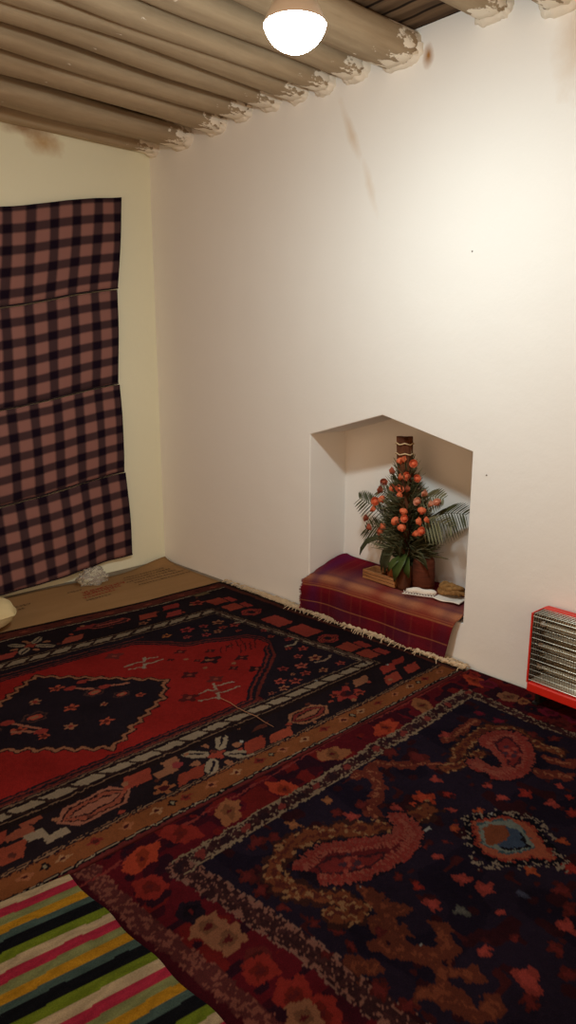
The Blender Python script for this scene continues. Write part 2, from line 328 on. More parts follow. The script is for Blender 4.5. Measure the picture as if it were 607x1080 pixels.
BE = [(-0.05,0.11,0.11,2.632,'Thin log beam half sunk into the top of the curtain wall'),
      (-0.362,0.185,0.115,2.612,'Broad log beam next out from the thin one on the curtain wall'),
      (-0.688,0.15,0.11,2.625,'Log beam third out from the curtain wall'),
      (-0.915,0.128,0.095,2.645,'Log beam fourth out from the curtain wall'),
      (-1.14,0.118,0.095,2.642,'Log beam fifth out from the curtain wall, left of the bulb glare'),
      (-1.335,0.115,0.1,2.634,'Log beam sixth out from the curtain wall, ending under the bulb'),
      (-1.515,0.11,0.11,2.626,'Log beam seventh out from the curtain wall, above the brown stain streak'),
      (-1.71,0.135,0.11,2.632,'Log beam eighth out from the curtain wall, right of the stain streak'),
      (-1.965,0.195,0.12,2.622,'Wide log beam ending at a brown spot, before the wide gap'),
      (-2.4,0.14,0.09,2.668,'Log beam just past the wide gap, its end at the top edge of view'),
      (-2.675,0.15,0.125,2.612,'Log beam at the upper right corner with a brown stained end')]
for i, (cy, w, h, zb, lb) in enumerate(BE): beam(cy, w, h, zb, i, lb, .018 if i else .006)

# ------------------------------------------------------------------ the lamp
LX, LY, LZ = -1.15, -2.48, 2.315
lamp = thing('pendant_light_bulb', (LX, LY, CEIL), 'Bare glowing round light bulb hanging on a short cord under the beams', 'lamp')
bm = bmesh.new(); tube(bm, [(0,0,-.001),(0.002,0,-.1),(0,0,-.28)], .004, 8); obj('cord', bm, mat('white_flex', (190,185,175), .5), lamp, True)
bm = bmesh.new(); lathe(bm, [(0,-.26),(.012,-.262),(.021,-.275),(.022,-.335),(.019,-.35),(0,-.35)], 24); obj('socket', bm, mat('white_bakelite', (205,200,190), .4), lamp, True)
bm = bmesh.new()
RB, CA = .09, 74
ZC = -.425
lathe(bm, [(.021,-.335),(.024,-.35),(.036,-.368),(.062,-.396),(RB*math.sin(math.radians(CA))+.002, ZC-RB*math.cos(math.radians(CA))+.003), (RB*math.sin(math.radians(CA))-.002, ZC-RB*math.cos(math.radians(CA))-.0005)], 40)
obj('bulb_body', bm, mat('white_bulb_plastic', (236,232,224), .35), lamp, True)
bm = bmesh.new(); lathe(bm, [(RB*math.sin(math.radians(a)), ZC-RB*math.cos(math.radians(a))) for a in range(CA,0,-4)] + [(0,ZC-RB)], 40)
m_bulb = bpy.data.materials.new('lit_bulb_glass'); m_bulb.use_nodes = True
nt = m_bulb.node_tree; nt.nodes.clear(); em = nt.nodes.new('ShaderNodeEmission'); ou = nt.nodes.new('ShaderNodeOutputMaterial')
em.inputs['Color'].default_value = (.9, 1, 1, 1); em.inputs['Strength'].default_value = 358
nt.links.new(em.outputs[0], ou.inputs[0])
obj('bulb_dome', bm, m_bulb, lamp, True)
W = bpy.data.worlds.new('dim_room'); S.world = W; W.use_nodes = True
W.node_tree.nodes['Background'].inputs[0].default_value = (1.14,.72,.43,1)

# ------------------------------------------------------------------ plaid curtain on the back wall
m_pl = mat('pink_black_gingham_wool', rough=.95, spec=.05); N = NT(m_pl)
uvn = N.coord('UV'); sp = N.n('ShaderNodeSeparateXYZ'); N.l(uvn, sp.inputs[0])
def band(c, per, w, off):
    f = N.math('FRACT', N.math('ADD', N.math('DIVIDE', c, per), off))
    a = N.math('MULTIPLY', N.math('SUBTRACT', f, 0.0), 9, True)
    b = N.math('MULTIPLY', N.math('SUBTRACT', w, f), 9, True)
    return N.math('MULTIPLY', a, b, True)
bx = band(sp.outputs['X'], .139, .53, .1); by = band(sp.outputs['Y'], .113, .54, .25)
s2 = N.math('MULTIPLY', N.math('ADD', bx, by), .5)
weave = N.noise(N.mapping(uvn, scale=(500,500,1)), 1, 1)
c = N.ramp(s2, ((0., (150,106,98)), (.5, (74,54,56)), (1., (26,17,29))))
N.base(N.mix(N.math('MULTIPLY', weave, .3), c, (20,14,18))); N.bump(N.noise(N.mapping(uvn, scale=(300,300,1)), 1, 1), .3, .003)
m_hem = mat('dark_hem', (36,22,28), .95)
cur = thing('plaid_curtain', (-1.25, -.03, 1.2), 'Pink and black checked blanket in four tiers hung on the wall as a curtain', 'curtain')
XR, XW = -.245, 2.0
def drape(x, base, sl, amp):                # sagging edge: rises to the right of x=-1.3 and again to the left of it
    t = -.25 - x
    return base - sl*(t if t < 1.0 else 1.0-(t-1.0)*.6) + amp*math.sin(x*9)
EDG = [(2.355,.21), (1.822,.20), (1.242,.168), (.672,.142), (.105,.075)]
for k in range(4):
    bm = bmesh.new(); nx, nz = 90, 24; uvl = bm.loops.layers.uv.new('UVMap'); G = []
    for a in range(nz+1):
        row = []
        for b in range(nx+1):
            xr = (-.232, -.292, -.305, -.302)[k] + ((-.295, -.318, -.312, -.282)[k]-(-.232,-.292,-.305,-.302)[k])*a/nz
            x = xr - XW*b/nx
            z0 = drape(x, *EDG[k], .004); z1 = drape(x, *EDG[k+1], .004) + (.012 if k < 3 else 0)
            z = z0 + (z1-z0)*a/nz
            y = -.018 - .010*(1+math.sin(x*11+k))*.5 - .012*mnoise.noise((x*5, z*3, k)) - .004*math.sin(x*31+z*6) - .012*math.sin(math.pi*a/nz)
            if k == 3: y -= .03*(a/nz)**2*(1+math.sin(x*6+1))*.5
            row.append((bm.verts.new((x+1.25, y+.03-.012, z-1.2)), (b/nx*XW, a/nz*(z0-z1))))
        G.append(row)
    for a in range(nz):
        for b in range(nx):
            q = (G[a][b], G[a+1][b], G[a+1][b+1], G[a][b+1])
            f = bm.faces.new([v for v,_ in q])
            for l, (_, t) in zip(f.loops, q): l[uvl].uv = (t[0], t[1]+k*.031)
    o = obj('panel', bm, m_pl, cur, True)
    sd = o.modifiers.new('cloth', 'SOLIDIFY'); sd.thickness = .004; sd.offset = 0
    bm = bmesh.new()
    for row in ((0, -1) if k == 0 else (-1,)):
        pass
    pts = []
    for b in range(0, nx+1, 2):
        xr = (-.295, -.318, -.312, -.282)[k]; x = xr - XW*b/nx
        z = drape(x, *EDG[k+1], .004) + (.010 if k < 3 else 0)
        y = -.018-.010*(1+math.sin(x*11+k))*.5-.012*mnoise.noise((x*5, z*3, k))-.004*math.sin(x*31+z*6)
        if k == 3: y -= .03*(1+math.sin(x*6+1))*.5
        pts.append((x+1.25, y+.03-.014, z-1.2))
    tube(bm, pts, .0045, 6); obj('hem', bm, m_hem, o, True)

# ------------------------------------------------------------------ red rug
def nearY(X): return -2.48-.028*X
def farY(X): return -.725-.095*X
RL = 3.05; WR = 1.78; STEP = .0045
nu, nv = int(RL/STEP), int(WR/STEP)
u = np.linspace(.055, .055+RL, nu); v = np.linspace(0, 1, nv)
U, Vn = np.meshgrid(u, v, indexing='ij')
P = Paint(U, Vn*WR, (30,20,24), .004, 3)
p = lambda pts: [(a, b*WR) for a, b in pts]
MC = 1.55; mir = lambda pts: [(2*MC-a, b) for a, b in pts]
RED=(146,24,18); ORG=(134,74,36); CRM=(178,152,122); PINK=(152,58,40); BRN=(84,40,30); NAV=(30,21,28); SAL=(160,100,68)
def hband(v0, v1, c, u0=0, u1=4): P.poly([(u0,v0*WR),(u1,v0*WR),(u1,v1*WR),(u0,v1*WR)], c)
def ustripe(v): return .415-.19*(v-.22)           # skewed end stripe
# outer bands
hband(-.1,.012,(40,24,20)); hband(.014,.055,(96,44,34)); hband(.06,.064,CRM)
hband(.943,.986,ORG); hband(.9885,.9905,CRM); hband(.9905,1.1,(20,14,16)); hband(.9945,1.1,(96,34,32)); hband(.938,.9405,(150,110,80))
P.poly(p([(.0,-.1),(.085,-.1),(.085,1.1),(.0,1.1)]), (44,30,26)); P.poly(p([(.085,.02),(.115,.02),(.10,.98),(.085,.98)]), BRN)
for k in range(28):                               # little flowers of the near guard band
    uu = .16+k*.105; c = ((176,104,62),(120,40,30),(188,130,84))[k%3]
    P.blob(uu, .962*WR, .026, .018, c, 0, 4, .2); P.blob(uu, .962*WR, .010, .007, (70,26,22))
    if k%4 == 1: P.blob(uu+.05, .962*WR, .018, .016, (28,18,18), 0, 4); P.blob(uu+.05, .962*WR, .008, .007, (150,130,100))
for k in range(26):
    P.blob(.16+k*.115, .036*WR, .03, .012, ((150,70,50),(60,26,24))[k%2], 0, 4, .2)
def hexa(u, v, L, w, c, c2):
    for s, cc in ((1., c), (.78, (40,18,18)), (.68, c2), (.42, (34,16,18)), (.3, c)):
        l, ww = L*(.55+.45*s), w*s
        P.poly([(u-l, v*WR), (u-l+w*.9, v*WR-ww), (u+l-w*.9, v*WR-ww), (u+l, v*WR), (u+l-w*.9, v*WR+ww), (u-l+w*.9, v*WR+ww)], cc)
def ell(u, v, a, s, c, fx=1, fy=1):
    P.poly([(u-fx*a, v*WR-fy*s), (u+fx*a*.1, v*WR-fy*s), (u+fx*a*.1, v*WR+fy*s*.1), (u+fx*a, v*WR+fy*s*.1), (u+fx*a, v*WR+fy*s), (u-fx*a*.3, v*WR+fy*s), (u-fx*a*.3, v*WR), (u-fx*a, v*WR)], c)
def star8(u, v, r):
    for k in range(4):
        t = math.pi/4+k*math.pi/2
        cu, cv = u+math.cos(t)*r*.72, v*WR+math.sin(t)*r*.62
        P.blob(cu, cv, r*.44, r*.2, CRM, t, 0); P.line([(u+math.cos(t)*r*.45, v*WR+math.sin(t)*r*.4), (u+math.cos(t)*r*1.1, v*WR+math.sin(t)*r*.96)], .010, NAV)
    for k in range(4):
        t = k*math.pi/2; P.blob(u+math.cos(t)*r*.8, v*WR+math.sin(t)*r*.62, r*.18, r*.12, SAL, t)
    P.blob(u, v*WR, r*.34, r*.26, PINK, 0, 4, .2)
def block(u, v, a, b, c, sl=.02):
    P.poly([(u-a-sl, v*WR-b), (u+a-sl, v*WR-b), (u+a+sl, v*WR+b), (u-a+sl, v*WR+b)], c)
def flw(u, v, r, c, c2=(70,20,22)):
    P.blob(u, v*WR, r, r*.8, c, .3, 5, .25); P.blob(u, v*WR, r*.4, r*.32, c2)
def near_set(o):
    hexa(o+.855, .893, .105, .048, SAL, (120,44,36)); hexa(o+1.755, .878, .13, .055, (164,98,74), (150,74,52))
    star8(o+1.297, .889, .115)
    block(o+1.155, .912, .045, .034, (150,56,36)); block(o+1.04, .918, .05, .026, (164,68,42)); block(o+1.06, .866, .03, .012, BRN)
    flw(o+.618, .884, .075, (150,46,38)); P.blob(o+.60, .885*WR, .03, .022, (40,20,26), 0, 4)
    flw(o+.665, .872, .03, PINK); flw(o+.57, .9, .03, PINK)
    block(o+.487, .862, .045, .024, SAL); block(o+.361, .905, .05, .03, PINK); block(o+.30, .862, .045, .028, (150,48,36)); block(o+.215, .9, .045, .03, (160,56,40)); block(o+.20, .85, .04, .02, (140,44,34))
    block(o+1.582, .857, .05, .036, (158,62,42)); block(o+1.44, .914, .055, .026, (140,54,34)); flw(o+1.55, .914, .042, (160,90,52))
    ell(o+1.475, .862, .06, .04, SAL, 1, 1); P.blob(o+1.44, .868*WR, .02, .02, (140,50,50))
    ell(o+1.965, .853, .065, .04, (150,74,50), 1, 1); ell(o+1.93, .895, .055, .036, CRM, -1, 1)
    block(o+2.06, .90, .06, .034, (150,64,40)); block(o+2.06, .855, .04, .03, (150,60,40))
    for q in range(22):
        P.blob(o+.3+q*.083, (.84+.095*((q*7)%10)/10)*WR, .012, .009, (BRN,SAL,PINK)[q%3])
near_set(0); near_set(1.95)
hband(.8345,.836,(120,84,60),.3,3); hband(.9335,.935,(120,84,60),.1,3.1); hband(.9445,.946,(70,32,24),.1,3.1)
def far_set(o):
    hexa(o+.93, .115, .12, .032, (150,66,54), (60,28,28)); star8(o+1.36, .14, .10)
    block(o+1.17, .165, .05, .03, (160,72,52)); block(o+.72, .13, .05, .035, PINK); block(o+.60, .165, .045, .03, (150,52,44)); block(o+.55, .105, .05, .03, (140,44,38))
    flw(o+.40, .13, .05, PINK); block(o+1.5, .17, .045, .03, (150,56,44)); block(o+1.05, .105, .05, .02, (130,44,40)); flw(o+.8, .175, .03, SAL)
    block(o+1.62, .12, .05, .03, (150,70,50)); hexa(o+1.85, .125, .11, .035, SAL, (110,40,36))
    for q in range(16): P.blob(o+.35+q*.1, (.09+.1*((q*3)%7)/7)*WR, .012, .01, (BRN,SAL,PINK)[q%3])
far_set(0); far_set(1.7)
for k, (vv, kind) in enumerate(((.07,'x'),(.16,'b'),(.235,'b'),(.31,'f'),(.42,'L'),(.53,'L'),(.62,'f'),(.70,'b'),(.765,'b'))):   # end border
    uu = ustripe(vv)*.5+.07
    if kind == 'f': hexa(uu, vv, .07, .05, (150,46,40), PINK); P.blob(uu, vv*WR, .02, .016, NAV)
    elif kind == 'b': block(uu+.02, vv, .05, .045, PINK, .0); block(uu-.06, vv+.012, .022, .04, (150,50,40), 0)
    elif kind == 'L': block(uu, vv, .055, .075, (160,58,44), .0)
    else: block(uu, vv, .05, .02, (110,90,60), .0)
# inner ground, double white stripe and field
frame = lambda du, va, vb: [(ustripe(va)+du, va*WR), (2.72-du*.9, va*WR), (2.72-du*.9, vb*WR), (ustripe(vb)+du, vb*WR)]
P.poly(frame(-.035,.193,.842), (30,18,18)); P.poly(frame(-.024,.203,.8265), (128,96,72)); P.poly(frame(-.020,.206,.8235), (34,20,20))
P.poly(frame(-.009,.212,.8135), CRM); P.poly(frame(.012,.233,.794), (30,18,20)); P.poly(frame(.021,.242,.786), (120,92,70)); P.poly(frame(.026,.246,.782), NAV)
for k in range(24):                               # barber-pole slashes in the white stripe
    uu = .36+k*.105
    P.line([(uu-.01, .819*WR), (uu+.02, .813*WR), (uu+.045, .794*WR), (uu+.075, .787*WR)], .013, (46,28,24))
    P.line([(uu, .212*WR), (uu+.06, .238*WR)], .014, (50,30,26))
for k in range(11):
    vv = .24+k*.053; P.line([(ustripe(vv)-.02, vv*WR), (ustripe(vv)+.02, (vv+.03)*WR)], .016, (54,36,32))
P.poly(frame(-.016,.209,.25) [:0] or [(ustripe(.21)-.014,.21*WR),(ustripe(.21)+.002,.21*WR),(ustripe(.81)+.002,.81*WR),(ustripe(.81)-.014,.81*WR)], (92,66,54))
half = [(.955,.285),(.83,.345),(.776,.385),(.68,.40),(.594,.425),(.50,.445),(.465,.48),(.47,.52),(.53,.575),(.561,.605),(.66,.655),(.78,.70),(.88,.745),(.925,.775)]
field = half + [(2*MC-a, b) for a, b in reversed(half)]
def shrink(pts, k):
    out = []
    for a, b in pts: out.append((a + k*(1 if a < MC else -1)*.9, b + k*(1 if b < .53 else -1)*.5))
    return out
hband(.27,.274,(110,50,40),.9,2.2); hband(.755,.772,(90,24,22),.9,2.2); hband(.776,.779,(120,60,46),.9,2.2)
P.poly(p(field), (96,34,28)); P.poly(p(shrink(field,.010)), NAV); P.poly(p(shrink(field,.022)), (110,36,30)); P.poly(p(shrink(field,.03)), NAV); P.poly(p(shrink(field,.04)), RED)
# comb lines in the end of the field
for k in range(5): P.line(p([(.56+k*.035,.455+k*.004),(.60+k*.035,.50)]), .006, (70,18,18))
for k in range(4): P.line(p([(.52+k*.03,.49),(.58+k*.03,.535)]), .006, (70,18,18))
# medallion: stepped diamond
dia = [(1.095,.545),(1.20,.62),(1.545,.735),(2.0,.53),(1.49,.328)]
def stepped(pts, n, amp):
    out = []
    for (a0,b0),(a1,b1) in zip(pts, pts[1:]+pts[:1]):
        L = math.hypot(a1-a0, (b1-b0)*WR); m = max(2, int(L/n))
        nx, ny = -(b1-b0)*WR/L, (a1-a0)/L
        for k in range(m):
            for t, s in ((k/m, amp), ((k+.62)/m, -amp)):
                out.append((a0+(a1-a0)*t+nx*s, (b0+(b1-b0)*t)*WR+ny*s))
    return out
sd_ = stepped(dia, .062, .011)
P.poly(sd_, NAV); P.line(sd_, .026, (34,18,18), True); P.line(sd_, .0135, SAL, True)
for (a,b), r, c in zip([(1.478,.422),(1.594,.453),(1.512,.528),(1.378,.496),(1.651,.518),(1.739,.549),(1.585,.603),(1.461,.632),(1.30,.545),(1.25,.575),(1.40,.56),(1.69,.605),(1.83,.52),(1.78,.46)],
                       [.034,.03,.036,.03,.034,.036,.03,.034,.024,.022,.02,.026,.03,.026],
                       'osohhosohosoho'):
    if c == 'o': flw(a, b, r, (172,72,46), (90,30,24))
    elif c == 's': flw(a, b, r, SAL, (130,40,34))
    else:
        P.blob(a, b*WR, r*1.6, r*1.2, (70,44,40), 0, 6, .1); P.blob(a, b*WR, r*1.3, r*.95, NAV, 0, 6, .1); P.blob(a, b*WR, r*.9, r*.6, (170,66,44)); P.blob(a, b*WR, r*.5, r*.3, SAL)
for a, b, da, db in ((1.345,.43,.07,-.012),(1.30,.49,.07,-.014),(1.73,.52,.055,-.05),(1.70,.575,-.06,.03),(1.42,.45,.05,-.03)):
    P.line(p([(a-da,b-db),(a+da*.2,b+db*.2)]), .014, (176,104,78)); P.blob(a+da*.3, (b+db*.3)*WR, .026, .018, (150,50,40))
# motifs in the red field
def bolt(u, v, k, c=(182,150,124)):
    for s in (-1, 1):
        P.line(p([(u-.085*k, v+s*.012*k), (u-.02*k, v+s*.017*k-.004), (u+.0, v+s*.006*k)]), .009, c)
        P.line(p([(u+.09*k, v-s*.012*k), (u+.02*k, v-s*.019*k+.004), (u, v-s*.006*k)]), .009, c)
    P.line(p([(u-.03*k, v-.03*k), (u+.03*k, v+.03*k)]), .014, c); P.blob(u, v*WR, .014*k, .011*k, (130,50,40))
bolt(1.065,.427,.95); bolt(1.0,.674,1.15); bolt(2*MC-1.065,.427,.95); bolt(2*MC-1.0,.674,1.15)
def cross(u, v, r, c):
    P.blob(u, v*WR, r, r*.35, c); P.blob(u, v*WR, r*.35, r*.8, c); P.blob(u, v*WR, r*.25, r*.2, (140,60,46))
for a, b, r, c in ((1.13,.34,.05,(100,36,32)),(.869,.424,.035,(66,18,20)),(.96,.455,.02,(70,20,20)),(.99,.56,.045,(72,20,22)),(.82,.52,.06,(44,18,22)),(.80,.60,.03,(60,18,20)),(.70,.56,.04,(58,20,22)),(.93,.62,.045,(96,34,30)),(1.12,.66,.05,(80,22,22)),(.76,.47,.03,(70,20,20)),(.66,.48,.025,(60,18,18)),(.73,.64,.045,(44,18,20)),(.87,.5,.02,(60,18,18))):
    cross(a, b, r, c); cross(2*MC-a, b, r, c)
for a, b in ((.9,.475),(.83,.515),(.89,.55),(.77,.575)): P.blob(a, b*WR, .014, .011, SAL)
# flowers of the dark corners
def corner(f):
    for a, b, r, c in ((.806,.303,.026,(190,110,50)),(.684,.305,.044,(164,52,52)),(.593,.312,.028,(150,52,50)),(.742,.348,.026,(150,60,54)),(.501,.312,.04,SAL),(.659,.372,.03,(150,52,50)),(.585,.372,.03,SAL),(.46,.36,.036,(160,60,50)),(.53,.355,.026,PINK),(.50,.405,.02,PINK),(.62,.345,.018,SAL),
                       (.739,.732,.034,(172,70,54)),(.688,.757,.034,(164,70,54)),(.640,.685,.028,(140,52,46)),(.558,.701,.036,(172,82,62)),(.772,.765,.03,(178,110,76)),(.453,.69,.04,SAL),(.60,.74,.03,(156,60,46)),(.42,.625,.032,(160,60,48)),(.47,.60,.022,PINK),(.50,.655,.028,(164,70,56)),(.39,.55,.03,(150,50,44)),(.43,.5,.022,PINK),(.40,.45,.026,(150,56,46)),(.52,.755,.03,SAL),(.41,.755,.028,(150,60,48)),(.65,.725,.016,SAL),(.845,.765,.022,(150,80,60))):
        flw(a if f > 0 else 2*MC-a, b, r, c)
corner(1); corner(-1)
P.line(p([(.44,.35),(.40,.36),(.37,.35)]), .012, CRM); P.line(p([(.49,.71),(.44,.72),(.38,.705)]), .012, (150,120,96)); P.line(p([(.47,.585),(.42,.59),(.38,.575)]), .012, CRM)
for a, b in ((.338,.80),(.27,.845),(1.18,.885),(.9,.66),(.62,.79)): P.blob(a, b*WR, .006, .006, (215,205,190))
P.abrash(.3, .76, 3.6)
Xg = -U; Yg = farY(Xg) + (nearY(Xg)-farY(Xg))*Vn + .012*np.sin(U*5.1+1)*(1-Vn)**2
Zg = .0155 + .003*(vnoise(U+2, Vn*WR+2, 5, 31)-.5) + .006*np.exp(-((U-.10)/.05)**2)*vnoise(U*0+3, Vn*WR+3, 9, 33)
m_rug = wool('knotted_wool_pile')
rl = (-1.5, -1.6, 0)
rug = thing('red_rug', rl, 'Red Persian rug with a navy diamond medallion, reaching the niche wall', 'rug')
textile('pile', Xg, Yg, Zg, P.C, .0125, m_rug, rug, rl)
# fringe along the short end at the wall
m_fr = mat('cotton_fringe', (196,172,140), .95, 0, .05)
bm = bmesh.new(); r = random.Random(4)
for k in range(620):
    t = k/619; tt = t*.995
    X0 = -.058; Y0 = farY(X0)+(nearY(X0)-farY(X0))*tt
    # white strands bunch up in front of the niche and beside it
    dens = .25 + .75*min(1, max(0, (t-.06)/.25))
    if r.random() > dens: continue
    L = r.uniform(.035, .062); a = r.uniform(-.8, .8); z0 = .016+r.uniform(0,.012)
    fold = r.random() < .13 and t > .3
    sg = -1 if fold else 1
    if fold: L *= .9
    pts = [(X0-.006, Y0, z0-.002)]
    for q in (1,2,3):
        f = q/3
        pts.append((min(-.004, X0+sg*L*f*math.cos(a)), Y0+L*f*math.sin(a)+r.uniform(-.004,.004), max(.004, z0+.010*math.sin(f*3)-.006*f+(.004 if fold else 0))))
    tube(bm, [(x-rl[0], y-rl[1], z-rl[2]) for x,y,z in pts], [.0022,.0026,.0024,.0014], 4)
fr = obj('fringe', bm, m_fr, rug); tag(fr, 'off-white knotted cotton fringe', kind='stuff')
# braided heading of the fringe, thick where it is bunched in front of the niche
bm = bmesh.new(); pts = []; rad = []
for k in range(200):
    t = .22+.775*k/199; Y0 = farY(-.05)+(nearY(-.05)-farY(-.05))*t
    b = min(1, max(0, (t-.22)/.25))
    pts.append((-.044-.012*b*math.sin(t*23)-.010*(t>.93)-rl[0], Y0-rl[1], .018+.006*b+.004*math.sin(k*1.3)-rl[2])); rad.append((.004+.0045*b)*(1+.3*math.sin(k*.9)+.3*mnoise.noise((k*.35,0,0))))
tube(bm, pts, rad, 8); obj('fringe_heading', bm, m_fr, rug, True)

# ------------------------------------------------------------------ navy rug
STEP2 = .0048; AL = (.03, 1.965); BT = 2.05
na, nb = int((AL[1]-AL[0])/STEP2), int(BT/STEP2)
A, T = np.meshgrid(np.linspace(*AL, na), np.linspace(0, BT, nb), indexing='ij')
Bq = (-(nearY(-A))+.006-2.4) + T                      # b = -Y-2.4
P = Paint(A, Bq, (32,22,34), .006, 9)
MAR=(92,14,24); CREAM=(168,136,108)
COLS = dict(o=(200,66,30), O=(178,74,34), t=(176,104,60), r=(150,38,28), c=(172,108,72), m=(98,30,28), n=(30,18,28), s=(172,62,52), g=(96,92,84), b=(70,70,90), p=(120,22,44))
gt, gl, gr = D['gt'], D['gl'], D['gr']
inner = [gt[0], gt[1], gr[1], gr[2], (.262,.95), (.262,2.2), (1.60,2.2), gl[3], gl[2], gl[1]]
outer_ = [(-.2,-.2),(2.2,-.2),(2.2,2.4),(-.2,2.4)]
P.poly(outer_, MAR)
msk = lambda lo, hi, sc, sd: (vnoise(A+8, Bq+8, sc, sd) > lo) & (vnoise(A+8, Bq+8, sc, sd) < hi)
allm = np.ones(A.shape, bool)
P.speckle(allm, (60,12,24), 14, .62, 41); P.speckle(allm, (112,22,20), 18, .66, 42); P.speckle(allm, (44,14,26), 26, .7, 43)
# maroon and speckled guard stripe of the left end
P.poly([(1.905,-.1),(2.1,-.1),(2.1,2.3),(1.87,2.3)], (70,12,22))
P.line([(1.925,.02)]+D['og']+[(1.86,.9),(1.845,1.4),(1.84,2.2)], .055, (92,40,38)); P.line([(1.925,.02)]+D['og']+[(1.86,.9),(1.845,1.4),(1.84,2.2)], .06, (150,82,66), thr=.58)
P.line([(2.0,.088),(1,.06),(0,.09)], .008, (140,50,44)) 
# border flowers
def bl(a, b, r, c, s=1.25):
    P.blob(a, b, r*s, r, COLS[c], a*9, 5, .09); P.blob(a, b, r*s*.55, r*.5, tuple(int(v*.72) for v in COLS[c]), b*9, 4, .12); P.blob(a, b, r*.22, r*.2, (90,24,24))
for a, b, c in D['bandflow']: bl(a, b, .042, c, 1.7)
for a, b, c in D['leftflow']: bl(a, b, .05 if c in 'cr' else .04, c, 1.0)
for k in range(9): bl(1.79+.012*math.sin(k*2), .62+k*.15, .045, 'rcmo'[k%4], 1.)
for a, b, r, c in D['endflow']: bl(a, b, r, c, 1.0)
for k in range(8): bl(.13, .62+k*.16, .045, 'pcto'[k%4], 1.)
# guard stripe round the field, leafy speckle
ring = [gt[0], gt[1], gr[1], gr[2], (.262,.95), (.262,2.3)]; ringl = [gt[0], gl[1], gl[2], gl[3], (1.60,2.3)]
P.poly(inner, (32,22,36))
for rr_, w in ((ring[:2], .056), (ring[1:], .05), (ringl, .07)):
    P.line(rr_, w, (52,26,28)); P.line(rr_, w*.98, CREAM if rr_ is not ringl else (150,96,80), thr=.5); P.line(rr_, w*.5, (66,34,34), thr=.56)
def offs(pts, d):
    out = []
    for i, (a, b) in enumerate(pts):
        (x0,y0),(x1,y1) = pts[max(0,i-1)], pts[min(len(pts)-1,i+1)]; L = math.hypot(x1-x0,y1-y0)
        out.append((a-(y1-y0)/L*d, b+(x1-x0)/L*d))
    return out
for d in (-.029,.029): P.line(offs(ring[:2], d), .006, (176,146,112)); P.line(offs(ringl, d*1.2), .006, (150,104,88), thr=.4)
for k in range(20):
    t = k/19; P.blob(gt[0][0]+(gt[1][0]-gt[0][0])*t, gt[0][1]+(gt[1][1]-gt[0][1])*t, .02, .013, ((44,24,30),(130,50,44))[k%2], .6)
# field: faint mottled ground, vines, flowers
fm = np.zeros(A.shape, bool); keep = P.C.copy(); P.poly(inner, (1,2,3)); fm = np.all(np.abs(P.C-np.array(lin((1,2,3)))) < 1e-9, -1); P.C = keep
fm &= (A < 1.63) & (A > .29) & (Bq > .245)
P.speckle(fm, (24,16,30), 8, .6, 51); P.speckle(fm, (44,14,20), 22, .76, 52); P.speckle(fm, (60,20,22), 30, .86, 53)
for s in D['vine']: P.line(s, .036, (92,42,28), rough=1.1); P.line(s, .018, (126,62,38), rough=.9, thr=.5)
for s in D['vine2']: P.line(s, .036, (104,42,30), rough=.9); P.line(s, .014, (160,90,60), rough=.8, thr=.5)
for a, b, r, c in D['fl2']:
    P.blob(a, b, r*1.0, r*.8, tuple(int(v*.8) for v in COLS[c]), random.random()*3, random.choice((3,4,5)), .2); P.blob(a, b, r*.6, r*.45, COLS[c], random.random()*3, 5, .15)
def dense(pts, n=6):
    out = []
    q = [pts[0]]+list(pts)+[pts[-1]]
    for i in range(1, len(q)-2):
        for k in range(n):
            t = k/n; f = lambda j: .5*(2*q[i][j]+(q[i+1][j]-q[i-1][j])*t+(2*q[i-1][j]-5*q[i][j]+4*q[i+1][j]-q[i+2][j])*t*t+(3*q[i][j]-q[i-1][j]-3*q[i+1][j]+q[i+2][j])*t**3)
            out.append((f(0), f(1)))
    return out+[pts[-1]]
def gold(pts, w):
    d = dense(pts); P.line(d, w*1.4, (56,28,24), rough=.7); P.line(d, w*.9, (116,58,32), rough=.7); P.line(d, w*.4, (84,34,26), rough=.9, thr=.4)
    for k, (a, b) in enumerate(d[::2]):
        for s in (-1, 1):
            P.blob(a+s*w*.55*math.cos(k), b+s*w*.55, .007, .006, (170,118,74))
gold(D['goldA'], .045); gold(D['goldB'], .036); gold(D['goldB2'], .03)
def boteh(ringpts, core):
    d = dense(ringpts); P.line(d, .06, (26,16,26), True); P.poly(d, (96,26,28)); P.line(d, .034, (140,46,38), rough=.7)
    for k, (a, b) in enumerate(d):
        (x0,y0),(x1,y1) = d[max(0,k-1)], d[min(len(d)-1,k+1)]; L = math.hypot(x1-x0,y1-y0)+1e-9
        P.line([(a+(y1-y0)/L*.006, b-(x1-x0)/L*.006), (a+(y1-y0)/L*.024, b-(x1-x0)/L*.024)], .007, (170,84,66)); P.line([(a-(y1-y0)/L*.006, b+(x1-x0)/L*.006), (a-(y1-y0)/L*.022, b+(x1-x0)/L*.022)], .007, (150,66,54))
    c = dense(core); P.poly(c, (120,36,34)); P.line(c, .009, (60,24,30), True)
    cx = sum(a for a,_ in c)/len(c); cy = sum(b for _,b in c)/len(c)
    for k in range(9): P.blob(cx+.035*math.cos(k*2.4)*(k/9+.3), cy+.03*math.sin(k*2.4)*(k/9+.3), .010, .008, ((170,70,56),(70,40,50))[k%2])
boteh(D['botA'], D['botAc']); boteh(D['botB'], D['botBc'])
mo = dense(D['medo']+[D['medo'][0]]); P.line(mo, .05, (16,11,20), True); P.poly(mo, (172,84,54)); P.line(mo, .012, (140,50,36), True, thr=.4)
mi = dense(D['medi']+[D['medi'][0]]); P.poly(mi, (134,140,128)); P.line(mi, .010, (60,80,84), True, thr=.5)
P.poly(dense(D['medc2']), (58,72,92)); P.poly(dense(D['medc1']), (128,66,38)); P.line(dense(D['medc2'])[8:26], .010, (18,14,20), thr=.25)
sq = dense(D['sq']+[D['sq'][0]], 8)
